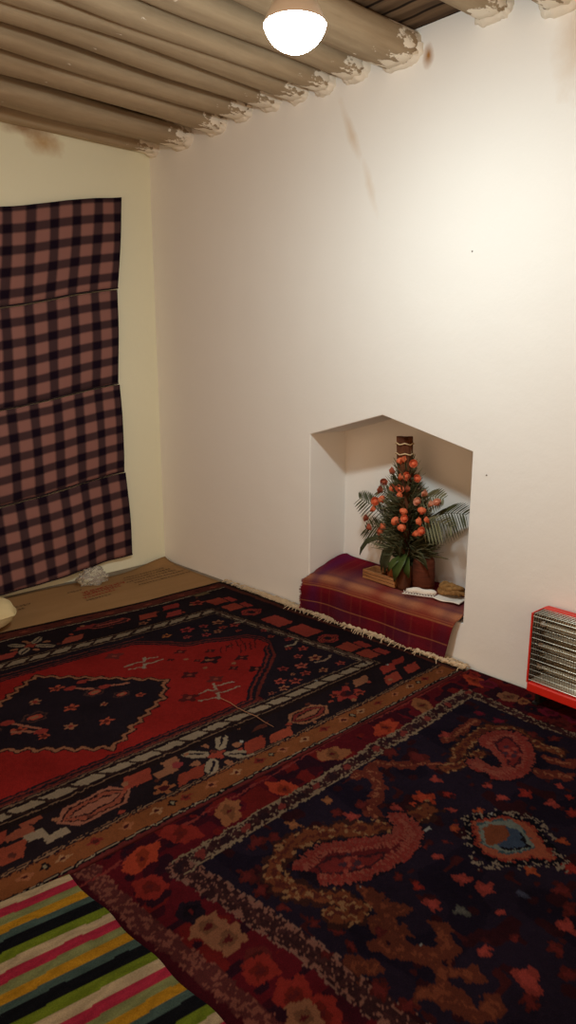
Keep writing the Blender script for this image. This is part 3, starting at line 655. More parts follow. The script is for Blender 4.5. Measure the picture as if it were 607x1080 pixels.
for k, (a, b) in enumerate(sq):
    P.line([(a+.014*math.sin(k*1.9), b+.014*math.cos(k*2.3)), (a+.016*math.cos(k*1.3), b+.012*math.sin(k*2.9))], .0052, (150,128,108), thr=.42)
for a, b in D['lint2']: P.blob(a, b, .006, .005, (190,186,176))
P.line([(D['lint2'][0][0]-.012, D['lint2'][0][1]), (D['lint2'][0][0]+.014, D['lint2'][0][1]-.008)], .006, (196,190,180))
P.abrash(.32, .58, 5.0)
Zg = .0145 + .003*(vnoise(A+2, Bq+2, 5, 61)-.5)
nl = (-1.0, -3.4, 0)
rug2 = thing('navy_rug', nl, 'Navy Persian rug with paisleys and a red border, in the foreground', 'rug')
textile('pile', -A, -Bq-2.4, Zg, P.C, .012, m_rug, rug2, nl)

# ------------------------------------------------------------------ striped kilim
SEQ = [((196,168,130), .031), ((176,46,66), .032), ((134,134,84), .026), ((186,132,34), .027), ((74,92,84), .022), ((20,20,24), .034), ((112,124,34), .030)]
per = sum(w for _, w in SEQ)
KX = (-2.95, -1.93); KL = 1.15; ks = .004
nx, ny = int((KX[1]-KX[0])/ks), int(KL/ks)
Q, Rr = np.meshgrid(np.linspace(0, KX[1]-KX[0], nx), np.linspace(0, KL, ny), indexing='ij')   # Q: leftwards from the right end, Rr: towards the viewer
s_ = (Rr + .003*np.sin(Q*9+Rr*3) + (vnoise(Q+3, Rr+3, 20, 71)-.5)*.005)
Ck = np.empty(Q.shape+(3,)); pos = np.mod(s_, per); e0 = 0
for c, w in SEQ:
    m = (pos >= e0) & (pos < e0+w); Ck[m] = lin(c); e0 += w
rib = .82+.18*np.sin(s_*900)**2; Ck *= rib[..., None]*.66*(.85+.25*vnoise(Q+5, Rr+5, 30, 72))[..., None]
Xk = (-1.968+.055*Rr) - Q + .006*np.cos(2*np.pi*(Rr/per)+.6); Yk = -2.437 - Rr + Q*.165 - .05*Q*Q*0
Zk = .0275 + .004*np.sin(2*np.pi*(Rr/per-.1))*np.exp(-Q/.25) + .0025*(vnoise(Q+2, Rr+2, 7, 73)-.5)
kl = (-2.45, -3.0, 0)
kil = thing('striped_kilim', kl, 'Multicoloured striped flat-woven mat at the lower left corner', 'mat')
textile('weave', Xk, Yk, Zk, Ck, .007, wool('flat_woven_wool'), kil, kl)

# ------------------------------------------------------------------ straw on the red rug
bm = bmesh.new()
def onrug(u_, v_): X = -u_; return Vector((X, farY(X)+(nearY(X)-farY(X))*v_, .0225))
a, b = onrug(1.034,.715), onrug(1.029,.89)
pts = [a.lerp(b, k/6)+Vector((.004*math.sin(k*2), 0, 0)) - a for k in range(7)]
tube(bm, pts, [.0016,.0018,.0018,.0017,.0016,.0014,.001], 5)
st = obj('straw', bm, mat('dry_straw', (128,88,62), .7)); st.location = a; tag(st, 'Thin pale straw lying across the near border of the red rug', 'straw')

# ------------------------------------------------------------------ cardboard sheet, bag, cushion
m_cb = mat('brown_cardboard', rough=.85, spec=.1); N = NT(m_cb); co = N.coord()
cc = N.ramp(N.noise(N.mapping(co, scale=(2,9,3)), 1, 4), ((.3, (140,106,68)), (.7, (150,114,76))))
N.base(cc); N.bump(N.noise(co, 50, 2), .2, .004)
cbl = (-.75, -.4, 0)
card = thing('cardboard_sheet', cbl, 'Flattened brown cardboard sheet with faded print in the corner under the curtain', 'cardboard')
bm = bmesh.new(); G = []; NX, NY = 80, 30
def card_pt(a, b):                                 # a: 0 at niche wall, b: 0 at back wall
    X = -.035 - 2.2*a; yb = -.045 - .05*math.exp(-((X+.45)/.3)**2)
    Y = yb + (-.80-.07*X*0 - yb)*b
    z = .0026 + .035*math.exp(-b*9)*(math.exp(-(a*2.2/.22)**2)) + .003*(1+math.sin(X*5+b*3))*math.exp(-b*3)*(1-b)
    return Vector((X, Y, z))
for i in range(NX+1):
    G.append([bm.verts.new(card_pt(i/NX, j/NY)-Vector(cbl)) for j in range(NY+1)])
for i in range(NX):
    for j in range(NY): bm.faces.new((G[i][j], G[i+1][j], G[i+1][j+1], G[i][j+1]))
o = obj('sheet', bm, m_cb, card, True); sd = o.modifiers.new('board', 'SOLIDIFY'); sd.thickness = .002; sd.offset = -1
m_ri = mat('faded_red_print', (146,58,36), .9); m_ki = mat('faded_dark_print', (92,70,46), .9)
def print_marks(name, rows, m, lab):
    bm = bmesh.new(); r = random.Random(8)
    for (x0, x1, y, hgt, ang) in rows:
        x = x0
        while x < x1:
            w = r.uniform(.012, .026); st_ = r.choice((0,1,2))
            def q(ax, ay): 
                px = x+ax; py = y+ay+(px-x0)*ang
                a_ = (-.035-px)/2.2; 
                z = card_pt(a_, max(0, (py+.05)/(-.75))).z
                return Vector((px, py, z+.0032))-Vector(cbl)
            strokes = [((0,0),(w*.8,0)), ((0,0),(0,hgt)), ((0,hgt),(w*.8,hgt*.9))] if st_ == 0 else [((0,hgt*.5),(w*.9,hgt*.4)), ((w*.5,0),(w*.4,hgt))] if st_ == 1 else [((0,hgt),(w*.45,0)), ((w*.45,0),(w*.9,hgt))]
            for s0, s1 in strokes:
                p0, p1 = q(*s0), q(*s1); d = (p1-p0).normalized(); n_ = Vector((-d.y, d.x, 0))*.0028
                vs = [bm.verts.new(v) for v in (p0-n_, p1-n_, p1+n_, p0+n_)]; top = [bm.verts.new(v.co+Vector((0,0,.0004))) for v in vs]
                bm.faces.new(top); 
                for k in range(4): bm.faces.new((vs[k], vs[(k+1)%4], top[(k+1)%4], top[k]))
            x += w+.006
    o = obj(name, bm, m, card); o['label'] = lab
print_marks('red_print', [(-.80,-.55,-.335,.03,.05), (-.78,-.50,-.295,.034,.05), (-.82,-.62,-.375,.02,.05)], m_ri, 'faded red print on the cardboard')
for row in [(-.45,-.15,-.20,.012,.0), (-.47,-.13,-.24,.012,.0), (-.48,-.1,-.285,.012,0), (-.45,-.08,-.33,.012,0), (-.45,-.06,-.38,.012,0), (-.83,-.68,-.42,.014,.02), (-.85,-.75,-.22,.012,0), (-1.30,-1.10,-.25,.016,.02), (-1.33,-1.15,-.30,.016,.02)]:
    print_marks('dark_print', [row], m_ki, 'row of faded dark print')

m_bag = mat('clear_polythene', (225,220,210), .25, 0, .5); m_bag.node_tree.nodes['Principled BSDF'].inputs['Transmission Weight'].default_value = .75
m_bag.node_tree.nodes['Principled BSDF'].inputs['IOR'].default_value = 1.15
def crumple(name, loc, rad, m, lab, cat, seed, amp=.45, sq=(1,1,1), parent=None, sub=4, freq=3.):
    bm = bmesh.new(); bmesh.ops.create_icosphere(bm, subdivisions=sub, radius=1)
    for v_ in bm.verts:
        d = v_.co.normalized()
        k = 1 + amp*(abs(mnoise.noise(d*freq+Vector((seed,0,0))))*2-.6) + amp*.5*mnoise.noise(d*freq*2.7+Vector((0,seed,0)))
        v_.co = Vector((d.x*rad*k*sq[0], d.y*rad*k*sq[1], d.z*rad*k*sq[2]))
    zm = min(v_.co.z for v_ in bm.verts)
    flat = zm*.55
    for v_ in bm.verts:
        if v_.co.z < flat: v_.co.z = flat+(v_.co.z-flat)*.05
    zm = min(v_.co.z for v_ in bm.verts)
    for v_ in bm.verts: v_.co.z -= zm
    o = obj(name, bm, m, parent, True); o.location = loc
    if lab: tag(o, lab, cat)
    return o
crumple('plastic_bag', (-.64, -.16, .006), .075, m_bag, 'Crumpled clear plastic bag on the cardboard under the curtain', 'bag', 3, .34, (1.25,.7,.85), None, 4, 1.8)
m_cush = mat('cream_cotton', (206,186,140), .95, 0, .05)
# white floor cushion cut by the left edge of the photograph
cu = thing('floor_cushion', (-1.545, -.455, .0075), 'Plump cream cushion on the cardboard at the left edge', 'cushion')
bm = bmesh.new(); n = 28; top = []; 
for s in (1, -1):
    for i in range(n+1):
        for j in range(n+1):
            a = -1+2*i/n; b = -1+2*j/n
            h = .082*((1-abs(a)**4)*(1-abs(b)**4))**.45
            e_ = math.hypot(a,b); q_ = max(abs(a),abs(b))/e_ if e_ > 0 else 1; q_ = q_**.55; px = a*.27*q_; py = b*.15*q_
            top.append(bm.verts.new((px, py, .083 + s*h + .004*mnoise.noise((px*9, py*9, s)))))
def gi(s, i, j): return top[s*(n+1)**2 + i*(n+1)+j]
for s in (0, 1):
    for i in range(n):
        for j in range(n): bm.faces.new((gi(s,i,j), gi(s,i+1,j), gi(s,i+1,j+1), gi(s,i,j+1)))
bmesh.ops.remove_doubles(bm, verts=bm.verts, dist=.0006)
zm = min(v_.co.z for v_ in bm.verts)
for v_ in bm.verts: v_.co.z -= zm
obj('cover', bm, m_cush, cu, True)
bm = bmesh.new(); lp = []
for k in range(41):
    t = 2*math.pi*k/40; c_, s__ = math.cos(t), math.sin(t)
    lp.append((*[k_ for k_ in (lambda a,b:(a*.27*(max(abs(a),abs(b))/math.hypot(a,b))**.55, b*.15*(max(abs(a),abs(b))/math.hypot(a,b))**.55))(c_/max(abs(c_),abs(s__)), s__/max(abs(c_),abs(s__)))], .083-zm))
tube(bm, lp, .004, 6); obj('piping', bm, m_cush, cu, True)

# ------------------------------------------------------------------ red plaid blanket over the niche ledge
prof = [(ND-.012,.262),(.22,.255),(.15,.252),(.08,.25),(.03,.246),(-.004,.240),(-.026,.226),(-.038,.20),(-.044,.16),(-.047,.12),(-.05,.08),(-.052,.045),(-.05,.024)]
def pr(t):
    x = t*(len(prof)-1); i = min(int(x), len(prof)-2); f = x-i
    return prof[i][0]+(prof[i+1][0]-prof[i][0])*f, prof[i][1]+(prof[i+1][1]-prof[i][1])*f
ns, nb2 = 120, 230
sv = np.linspace(0,1,ns); yv = np.linspace(0,1,nb2)
Xb = np.zeros((ns,nb2)); Yb = np.zeros((ns,nb2)); Zb = np.zeros((ns,nb2)); Cb = np.zeros((ns,nb2,3))
for i, s in enumerate(sv):
    x0, z0 = pr(s)
    for j, t in enumerate(yv):
        inn = s < .43
        yl = -1.436 if inn else -1.436+.026*min(1, (s-.43)/.12)-.015*max(0,(s-.75)/.25)
        yr = -2.408 if inn else -2.408 + .012*min(1,(s-.43)/.1) + .045*max(0,(s-.5)/.5)
        y = yl+(yr-yl)*t + .004*math.sin(s*50)*(1 if t < .02 else 0)
        nz = mnoise.noise((y*7, s*2.2, 1.7)); nz2 = mnoise.noise((y*2.6, s*3, 5.1))
        fr_ = max(0, (s-.5)/.5)
        x = x0 - .012*fr_*nz - .008*fr_*math.sin(y*17) - .006*nz2*(s > .4)
        z = z0 + .006*nz*(1-fr_) + .004*nz2
        # the far left corner is ruched up against the back of the niche, and sags a little at the front left
        z += .040*math.exp(-abs(y+1.462)/.055)*math.exp(-((s-.10)/.14)**2)
        z += .012*math.exp(-((y+1.60)/.2)**2)*max(0, 1-s/.4)
        z -= .024*math.exp(-((y+1.36)/.16)**2)*(1-max(0,(s-.75)/.25))*min(1, s/.35)
        Xb[i,j], Yb[i,j], Zb[i,j] = x, y, max(z, .02)
Yn_ = Yb; Sg = sv[:,None]*np.ones((1,nb2))
col = np.empty((ns,nb2,3)); col[:] = lin((110,20,28))
def bandmix(f, c): 
    global col
    col = col*(1-f[...,None]) + np.array(lin(c))*f[...,None]
gs = lambda x, c, w: np.exp(-((x-c)/w)**2)
bandmix(.85*gs(Sg,.02,.12), (128,24,40))
bandmix(.75*gs(Sg,.30,.10), (120,50,60)); bandmix(.5*gs(Sg,.33,.12)*np.clip((-Yb-1.6)/.15,0,1), (170,104,84)); bandmix(.92*gs(Sg,.455,.11), (188,124,90)); bandmix(.5*gs(Sg,.36,.03), (90,50,70))
bandmix(.8*gs(Sg,.62,.06), (128,24,36)); bandmix(.55*gs(Sg,.86,.12), (78,34,56))
for cy, w, cc_, am in ((-1.50,.04,(80,30,80),.6),(-1.70,.05,(84,42,66),.55),(-1.93,.05,(136,24,30),.6),(-2.10,.04,(80,40,62),.35),(-2.22,.05,(132,30,34),.5),(-2.34,.035,(86,44,64),.4)): bandmix(am*gs(Yb,cy,w)*(.5+.5*gs(Sg,.3,.5)), cc_)
for c_, w in ((.60,.007),(.575,.004),(.80,.004)): bandmix(.8*gs(Sg,c_,w), (196,130,84))
for cy in (-1.56,-1.62,-1.78,-1.84,-2.0,-2.06,-2.16,-2.28): bandmix(.14*gs(Yb,cy,.005), (170,90,66))
m_bl = wool('felted_plaid_wool')
bl_ = (.1, -1.92, .25)
blk = thing('plaid_blanket', bl_, 'Maroon and tan plaid blanket draped over the niche ledge', 'blanket')
textile('cloth', Xb, Yb, Zb, col, .008, m_bl, blk, bl_)
bm = bmesh.new(); r = random.Random(2)
for k in range(70):                               # raw left edge
    i = int(ns*.44 + (ns*.5)*k/69); x, y, z = Xb[i,0], Yb[i,0], Zb[i,0]
    tube(bm, [(x-bl_[0], y-bl_[1]-.002, z-bl_[2]-.003), (x-bl_[0]+r.uniform(-.004,.004), y-bl_[1]+r.uniform(.005,.012), z-bl_[2]-.004+r.uniform(-.005,.004))], .0018, 4)
tag(obj('frayed_edge', bm, mat('maroon_yarn', (110,22,36), .95), blk), kind='stuff')

# ------------------------------------------------------------------ flower arrangement
AX, AY, AZ = .15, -1.985, .253
arr = thing('flower_arrangement', (AX, AY, AZ), 'Tall artificial orange rose arrangement with palm fronds standing in the niche', 'flowers')
Lc = lambda x, y, z: Vector((x-AX, y-AY, z-AZ))
m_bark = wood('dark_bark', (70,38,24), (118,70,42), (18,18,5)); m_log = wood('cut_log', (110,58,30), (164,92,48), (30,30,6)); m_logd = wood('red_bark', (70,34,22), (118,58,36), (8,8,60)); m_raf = mat('pale_raffia', (196,170,130), .8)
m_leafd = mat('dark_green_leaf', (60,62,38), .6); m_leafm = mat('grey_green_leaf', (112,110,80), .65); m_palm = mat('palm_green', (66,68,36), .55); m_big = mat('broad_green_leaf', (66,80,36), .45)
m_ro = mat('orange_rose_silk', (214,110,72), .8); m_rp = mat('peach_rose_silk', (206,140,112), .75); m_rd = mat('rust_rose_silk', (150,74,50), .8)
# bark post rising out of the top
bm = bmesh.new(); r = random.Random(5)
for k in range(9):
    t = 2*math.pi*k/9; rr = .024
    a = Lc(AX-.01+math.cos(t)*.012, -1.985+math.sin(t)*.012, .27); b = Lc(.13+math.cos(t)*rr, -1.953+math.sin(t)*rr*1.15, 1.012+r.uniform(-.008,.008))
    tube(bm, [a, a.lerp(b,.5), a.lerp(b,.86), b], [.014,.014,.017,.0155], 7)
po = obj('bark_post', bm, m_bark, arr)
for zz in (.985,.935):
    bm = bmesh.new(); c = Lc(.13, -1.953-(1.01-zz)*.05, zz); tube(bm, [c+Vector((math.cos(2*math.pi*k/20)*.042, math.sin(2*math.pi*k/20)*.045, .004*math.sin(k*1.7))) for k in range(21)], .0036, 5); obj('raffia_tie', bm, m_raf, po, True)
# base: cut logs in a cluster and a slatted tray
def logp(y0, z0, x0, rr, hh, m, tilt=0, n=18):
    bm = bmesh.new(); M = Matrix.Translation(Lc(x0, y0, z0)) @ Euler((tilt,0,0)).to_matrix().to_4x4()
    lathe(bm, [(0,0),(rr*.92,0),(rr*1.0,hh*.1),(rr*1.04,hh*.5),(rr*.98,hh*.9),(rr*.9,hh),(0,hh*1.0)], n, M)
    for v_ in bm.verts: v_.co += v_.co.normalized()*.004*mnoise.noise(v_.co*40)
    obj('base_log', bm, m, arr, True)
logp(-1.925,.255,.13,.043,.10,m_log); logp(-2.085,.253,.15,.056,.165,m_logd); logp(-2.01,.252,.095,.036,.12,m_bark)
tr = bmesh.new()
M = Matrix.Translation(Lc(.115,-1.865,.252)) @ Euler((0,0,math.radians(-4))).to_matrix().to_4x4()
for q in range(3): box(tr, -.045, -.037, -.112, .112, .003+q*.017, .0165+q*.017, M)
for q in range(3): box(tr, .05, .058, -.112, .112, .003+q*.017, .0165+q*.017, M)
for sx in (-.110,0,.104): box(tr, -.037, .05, sx, sx+.008, .0, .05, M)
box(tr, -.037, .05, -.11, .11, .0, .006, M)
obj('slatted_tray', tr, wood('pale_cane_wood', (140,92,54), (186,134,86), (30,6,30)), arr)
# foliage: tapered blades radiating from the axis
def blade(bm, base, tip, w, sag=.2, side=None, n=5):
    d = tip-base; L = d.length
    sd_ = side if side is not None else d.cross(Vector((random.uniform(-1,1),random.uniform(-1,1),random.uniform(-1,1)))).normalized()
    nrm = d.cross(sd_).normalized(); prev = None
    for k in range(n+1):
        t = k/n; c = base+d*t+Vector((0,0,-sag*L*t*t))
        ww = w*(math.sin(math.pi*min(1, .12+t*.88))**.7)*.5+.0003
        cur_ = (bm.verts.new(c-sd_*ww), bm.verts.new(c+nrm*ww*.35), bm.verts.new(c+sd_*ww))
        if prev:
            for q in (0,1): bm.faces.new((prev[q], prev[q+1], cur_[q+1], cur_[q]))
        prev = cur_
def prune(o):
    s = o.modifiers.new('leaf_thickness', 'SOLIDIFY'); s.thickness = .0012; return o
def cone_r(z): 
    t = min(1., (z-.42)/(.90-.42))
    return .03+.19*(1-t)**.85 if t > 0 else .12
def axis(z): return Vector((.15-.02*(z-.3)/.7, -1.99+.035*(z-.3)/.7, z))
XB = ND-.012
for part, m, cnt, seed, wl in (('dark_foliage', m_leafd, 640, 3, (.006,.011)), ('grey_sprigs', m_leafm, 680, 4, (.003,.0055))):
    bm = bmesh.new(); r = random.Random(seed); random.seed(seed)
    for k in range(cnt):
        z = .44+.47*(r.random()**1.25); an = r.uniform(0, 2*math.pi); R = cone_r(z)*r.uniform(.75,1.22 if part[0]=='g' else 1.0)
        b = axis(z-.02)+Vector((math.cos(an)*R*.25*.6, math.sin(an)*R*.25, 0)); t = axis(z)+Vector((math.cos(an)*min(R,.13)*.9, math.sin(an)*R, r.uniform(-.02,.085)))
        t.x = min(t.x, XB); b.x = min(b.x, XB)
        blade(bm, b-Vector((AX,AY,AZ)), t-Vector((AX,AY,AZ)), r.uniform(*wl), r.uniform(0,.12))
    if part[0] == 'd':
        for k in range(150):
            z = r.uniform(.33,.47); an = r.uniform(0, 2*math.pi); R = r.uniform(.05,.10)
            b = axis(z); t = axis(z)+Vector((math.cos(an)*R*.8, math.sin(an)*R, r.uniform(-.05,.09))); t.x = min(t.x, XB)
            blade(bm, b-Vector((AX,AY,AZ)), t-Vector((AX,AY,AZ)), r.uniform(.014,.026), .1)
    prune(obj(part, bm, m, arr))
# palm fronds
def frond(root, tip, nl, ll, droop, up, m=m_palm):
    bm = bmesh.new(); a, b = Lc(*root), Lc(*tip); d = b-a
    spine = [a+d*t+Vector((0,0,up*math.sin(math.pi*t)))for t in (k/14 for k in range(15))]
    tube(bm, spine, [.003*(1-.7*k/14) for k in range(15)], 5)
    side = Vector((0,0,1))
    for k in range(nl):
        t = .12+.88*k/(nl-1); c = a+d*t+Vector((0,0,up*math.sin(math.pi*t)))
        l = ll*math.sin(math.pi*(.25+.62*t))
        for s in (-1, 1):
            tp = c + d.normalized()*l*.62 + Vector((.02*s-.006, 0, s*l*.72 - droop*l))
            tp.x = min(tp.x, XB-AX); blade(bm, c, tp, .0095, .10, None, 4)
    return prune(obj('palm_frond', bm, m, arr))
random.seed(12)
frond((.14,-2.06,.585), (.16,-2.30,.675), 15, .13, .35, .03); frond((.13,-1.91,.55), (.15,-1.66,.66), 14, .11, .15, .02)
frond((.13,-1.90,.5), (.16,-1.70,.50), 11, .10, .2, .03); frond((.12,-2.06,.60), (.10,-2.26,.62), 10, .10, .3, .02, m_leafm); frond((.13,-2.04,.7),(.13,-2.19,.74),10,.08,.2,.02,m_leafm)
frond((.14,-1.92,.66),(.15,-1.79,.72),10,.08,.1,.02,m_leafm)
# broad leaves at the foot
def broad(pts, w, m=m_big):
    bm = bmesh.new(); n = len(pts); prev = None; P_ = [Lc(*q) for q in pts]
    for k in range(n):
        t = k/(n-1); d = (P_[min(k+1,n-1)]-P_[max(0,k-1)]).normalized(); s = d.cross(Vector((-1,.3,.25))).normalized()
        ww = w*math.sin(math.pi*(.06+.92*t))**.75+.0006; nn = d.cross(s)
        c = (bm.verts.new(P_[k]-s*ww), bm.verts.new(P_[k]+nn*ww*.3), bm.verts.new(P_[k]+s*ww))
        if prev:
            for q in (0,1): bm.faces.new((prev[q], prev[q+1], c[q+1], c[q]))
        prev = c
    return prune(obj('broad_leaf', bm, m, arr, True))
broad([(.12,-1.90,.47),(.10,-1.82,.485),(.09,-1.76,.455),(.09,-1.725,.405),(.09,-1.715,.37)], .016, m_leafd)
broad([(.10,-1.95,.50),(.07,-1.93,.44),(.06,-1.91,.37),(.07,-1.90,.315)], .026, m_leafd)
broad([(.10,-1.92,.48),(.08,-1.885,.42),(.08,-1.87,.36),(.09,-1.865,.31)], .02, m_leafd)
broad([(.09,-2.02,.44),(.05,-2.015,.41),(.03,-2.0,.36),(.035,-1.99,.30)], .036); broad([(.09,-2.03,.43),(.05,-2.05,.405),(.035,-2.065,.37),(.04,-2.075,.335)], .026); broad([(.09,-2.0,.43),(.05,-1.975,.40),(.04,-1.955,.37),(.045,-1.945,.34)], .022)
broad([(.12,-2.06,.47),(.09,-2.10,.45),(.085,-2.13,.42),(.09,-2.15,.385)], .018, m_leafd)
broad([(.11,-1.98,.52),(.07,-1.99,.48),(.06,-2.0,.43)], .02, m_leafd)
# roses: a curled bud in rings of petals
def rose_mesh(R, name, seed):
    bm = bmesh.new(); r = random.Random(seed)
    bmesh.ops.create_icosphere(bm, subdivisions=2, radius=R*.62)
    for ringi, (n, tilt, rad, h) in enumerate(((3,.25,.45,.62),(5,.55,.72,.55),(6,.95,.95,.42))):
        for k in range(n):
            t = 2*math.pi*(k+.5*ringi)/n + r.uniform(-.15,.15); grid = []
            for i in range(5):
                row = []
                for j in range(5):
                    aa = t+(j-2)/2*math.pi/n*1.25; hh = i/4; rr = R*rad*(.55+.45*hh**1.4*(1+.25*tilt))
                    edge = 1-.16*((j-2)/2)**2
                    row.append(bm.verts.new((math.cos(aa)*rr, math.sin(aa)*rr, (-.55+hh*edge*(1.35-.45*tilt))*R)))
                grid.append(row)
            for i in range(4):
                for j in range(4): bm.faces.new((grid[i][j], grid[i][j+1], grid[i+1][j+1], grid[i+1][j]))
    bmesh.ops.recalc_face_normals(bm, faces=bm.faces)
    me = bpy.data.meshes.new(name); bm.to_mesh(me); bm.free()
    for p_ in me.polygons: p_.use_smooth = True
    return me
protos = [rose_mesh(.0185, 'rose', s) for s in (1,2,3)]
RM = {}
for c, m in (('o', m_ro), ('p', m_rp), ('d', m_rd)):
    for q, me in enumerate(protos):
        k_ = me.copy(); k_.materials.append(m); RM[c,q] = k_
r = random.Random(21)
for k, (y, z, c) in enumerate(D['rose']):
    # rays from the picture were cut at X=.13: bring each bloom out to the surface of the cone, sliding it along its own sight line
    R = cone_r(z)*.62; off = max(-.8, min(.8, (y-axis(z).y)/max(.03, cone_r(z)))); x = axis(z).x - max(.035, min(.10, R*math.sqrt(1-off*off)))
    dx = x-.13
    yy = y + dx*(y+4.033)/2.801; zz = z + dx*(z-1.4)/2.801
    o = bpy.data.objects.new('rose', RM[c, k%3]); COL.objects.link(o); o.parent = arr; o.location = Lc(x, yy, zz)
    o.rotation_euler = (r.uniform(-.5,.5)+.5, r.uniform(-1.5,-.7), r.uniform(0,6)); s = r.uniform(.98,1.22); o.scale = (s,s,s)

# ------------------------------------------------------------------ small things on the ledge
m_pap = mat('white_paper', (226,218,206), .8, 0, .2)
bm = bmesh.new()
M = Matrix.Translation((0,0,0)) @ Euler((0,0,math.radians(6))).to_matrix().to_4x4()
nx_, ny_ = 10, 14; G = []
for i in range(nx_+1):
    G.append([bm.verts.new(M @ Vector((-.055+.11*i/nx_, -.068+.136*j/ny_, .003+.003*math.sin(j*.5+i*.3)+.012*max(0,(j/ny_-.8))**1.5))) for j in range(ny_+1)])
for i in range(nx_):
    for j in range(ny_): bm.faces.new((G[i][j], G[i+1][j], G[i+1][j+1], G[i][j+1]))
for q in range(2):
    zz = .0025
pa = obj('folded_paper', bm, m_pap, None, True); s_m = pa.modifiers.new('sheets', 'SOLIDIFY'); s_m.thickness = .004; s_m.offset = 1
pa.location = (.115, -2.275, .262); tag(pa, 'Flat folded white paper at the right end of the blanket', 'paper')
# rolled white cloth with an open-work lace edge
rc = thing('rolled_napkin', (.065, -2.135, .262), 'Rolled white napkin with lace edge beside the folded paper', 'napkin', rz=math.radians(22))
bm = bmesh.new(); pts = [(0, -.075+.15*k/12, .014+.003*math.sin(k)) for k in range(13)]
tube(bm, pts, [.006,.012,.0135,.014,.0145,.0145,.014,.015,.0145,.014,.013,.011,.006], 14); obj('roll', bm, m_pap, rc, True)
bm = bmesh.new()
for k in range(11):
    y = -.07+.014*k
    tube(bm, [(-.010, y, .010), (-.024, y+.007, .005), (-.036, y+.014, .0035)], .0018, 5); tube(bm, [(-.010, y+.014, .010), (-.024, y+.007, .005), (-.036, y, .0035)], .0018, 5)
tube(bm, [(-.036, -.07+.012*k, .0035) for k in range(14)], .002, 5); obj('lace_edge', bm, m_pap, rc)
# brown knotted cloth
kb = thing('knotted_scarf', (.145, -2.255, .268), 'Bundled ochre brown scarf lying on the folded paper', 'scarf')
m_sc = wood('ochre_knit', (110,76,40), (176,134,82), (60,60,60), .95)
bm = bmesh.new(); r = random.Random(3)
def loop(bm, cx, cy, rx, ry, z, rot, rad, n=26, wob=.006, turn=1.):
    pts = []
    for k in range(n+1):
        t = 2*math.pi*k/n*turn; x = math.cos(t)*rx; y = math.sin(t)*ry
        pts.append((cx+x*math.cos(rot)-y*math.sin(rot), cy+x*math.sin(rot)+y*math.cos(rot), z+wob*math.sin(t*2+rot)+wob))
    tube(bm, pts, [rad*(1+.15*math.sin(k*.9)) for k in range(n+1)], 9)
loop(bm, 0,.0,.036,.058,.014,.25,.013); loop(bm, .0,.012,.026,.045,.026,-.2,.012); loop(bm, -.004,-.02,.022,.04,.034,.5,.0115); loop(bm, 0,.03,.02,.026,.036,.1,.0105)
tube(bm, [(-.03,.05,.016),(-.012,.03,.046),(-.002,0,.052),(-.008,-.035,.044),(-.026,-.062,.016)], [.009,.012,.013,.012,.008], 9)
tube(bm, [(-.036,-.02,.016),(-.02,-.045,.03),(-.004,-.07,.022),(.004,-.082,.011)], [.009,.011,.010,.006], 8)
obj('bundle', bm, m_sc, kb, True)

# ------------------------------------------------------------------ electric heater
m_red = mat('red_enamel', (205,40,26), .38, 0, .45); m_chr = mat('chromed_wire', (190,182,165), .3, 1.); m_ref = mat('brushed_reflector', (196,184,160), .5, .55); m_dk = mat('grey_end_panel', (92,88,86), .45, .4); m_qz = mat('quartz_tube', (196,188,170), .25, 0, .6); m_coil = mat('heating_coil', (206,190,150), .4, .5); m_blk = mat('black_plastic', (18,16,16), .5)
HX, HY, HZ, HW, HH = -.148, -2.815, .070, .46, .335
ht = thing('electric_heater', (HX, HY, .0165), 'Red electric quartz heater with a wire grille, standing against the niche wall', 'heater', rz=math.radians(-3))
z0 = HZ-.0165; z1 = z0+HH; DP = .128
# local: x 0 front .. DP back, y 0 left end .. -HW right end
bm = bmesh.new(); box(bm, DP-.012, DP, -HW, 0, z0, z1); obj('back_panel', bm, m_red, ht)
bm = bmesh.new()
for f in ((0,0,0),):
    vs = []
    secs = [(0,z0),(0,z0+.036),(.012,z0+.040),(DP-.012,z0+.040),(DP-.012,z0)]
    a = [bm.verts.new((x,0,z)) for x,z in secs]; b = [bm.verts.new((x,-HW,z)) for x,z in secs]
    bm.faces.new(a); bm.faces.new(b[::-1])
    for k in range(5): bm.faces.new((a[k], a[(k+1)%5], b[(k+1)%5], b[k]))
base = obj('base_plinth', bm, m_red, ht); bv = base.modifiers.new('round', 'BEVEL'); bv.width = .004; bv.segments = 2
bm = bmesh.new(); box(bm, DP-.040, DP-.012, -HW, 0, z1-.012, z1); top_ = obj('top_cover', bm, m_red, ht); bv = top_.modifiers.new('round', 'BEVEL'); bv.width = .003; bv.segments = 2
for sgn in (0, 1):
    y_ = 0 if sgn == 0 else -HW+.004
    bm = bmesh.new(); box(bm, .004, DP-.012, y_-.004, y_-.0005, z0+.04, z1-.004); o = obj('end_panel', bm, m_dk, ht)
    bm = bmesh.new(); ya = y_+.003 if sgn == 0 else y_-.006
    box(bm, 0, .007, ya-.007, ya, z0+.036, z1); box(bm, .007, DP-.012, ya-.003, ya, z1-.007, z1); box(bm, .007, DP-.012, ya-.0028, ya, z0+.036, z1-.007); obj('end_trim', bm, m_red, ht)
bm = bmesh.new(); nprof = 40; A_ = []; B_ = []                   # three-trough reflector
for k in range(nprof+1):
    t = k/nprof; z = z0+.042+t*(HH-.056); ph = (t*3) % 1.0
    x = DP-.016 - .042*abs(2*ph-1)**1.6
    if t < .04: x = .02
    A_.append(bm.verts.new((x, -.006, z))); B_.append(bm.verts.new((x, -HW+.006, z)))
for k in range(nprof): bm.faces.new((A_[k], A_[k+1], B_[k+1], B_[k]))
rf = obj('reflector', bm, m_ref, ht, True); s_m = rf.modifiers.new('sheet', 'SOLIDIFY'); s_m.thickness = .001
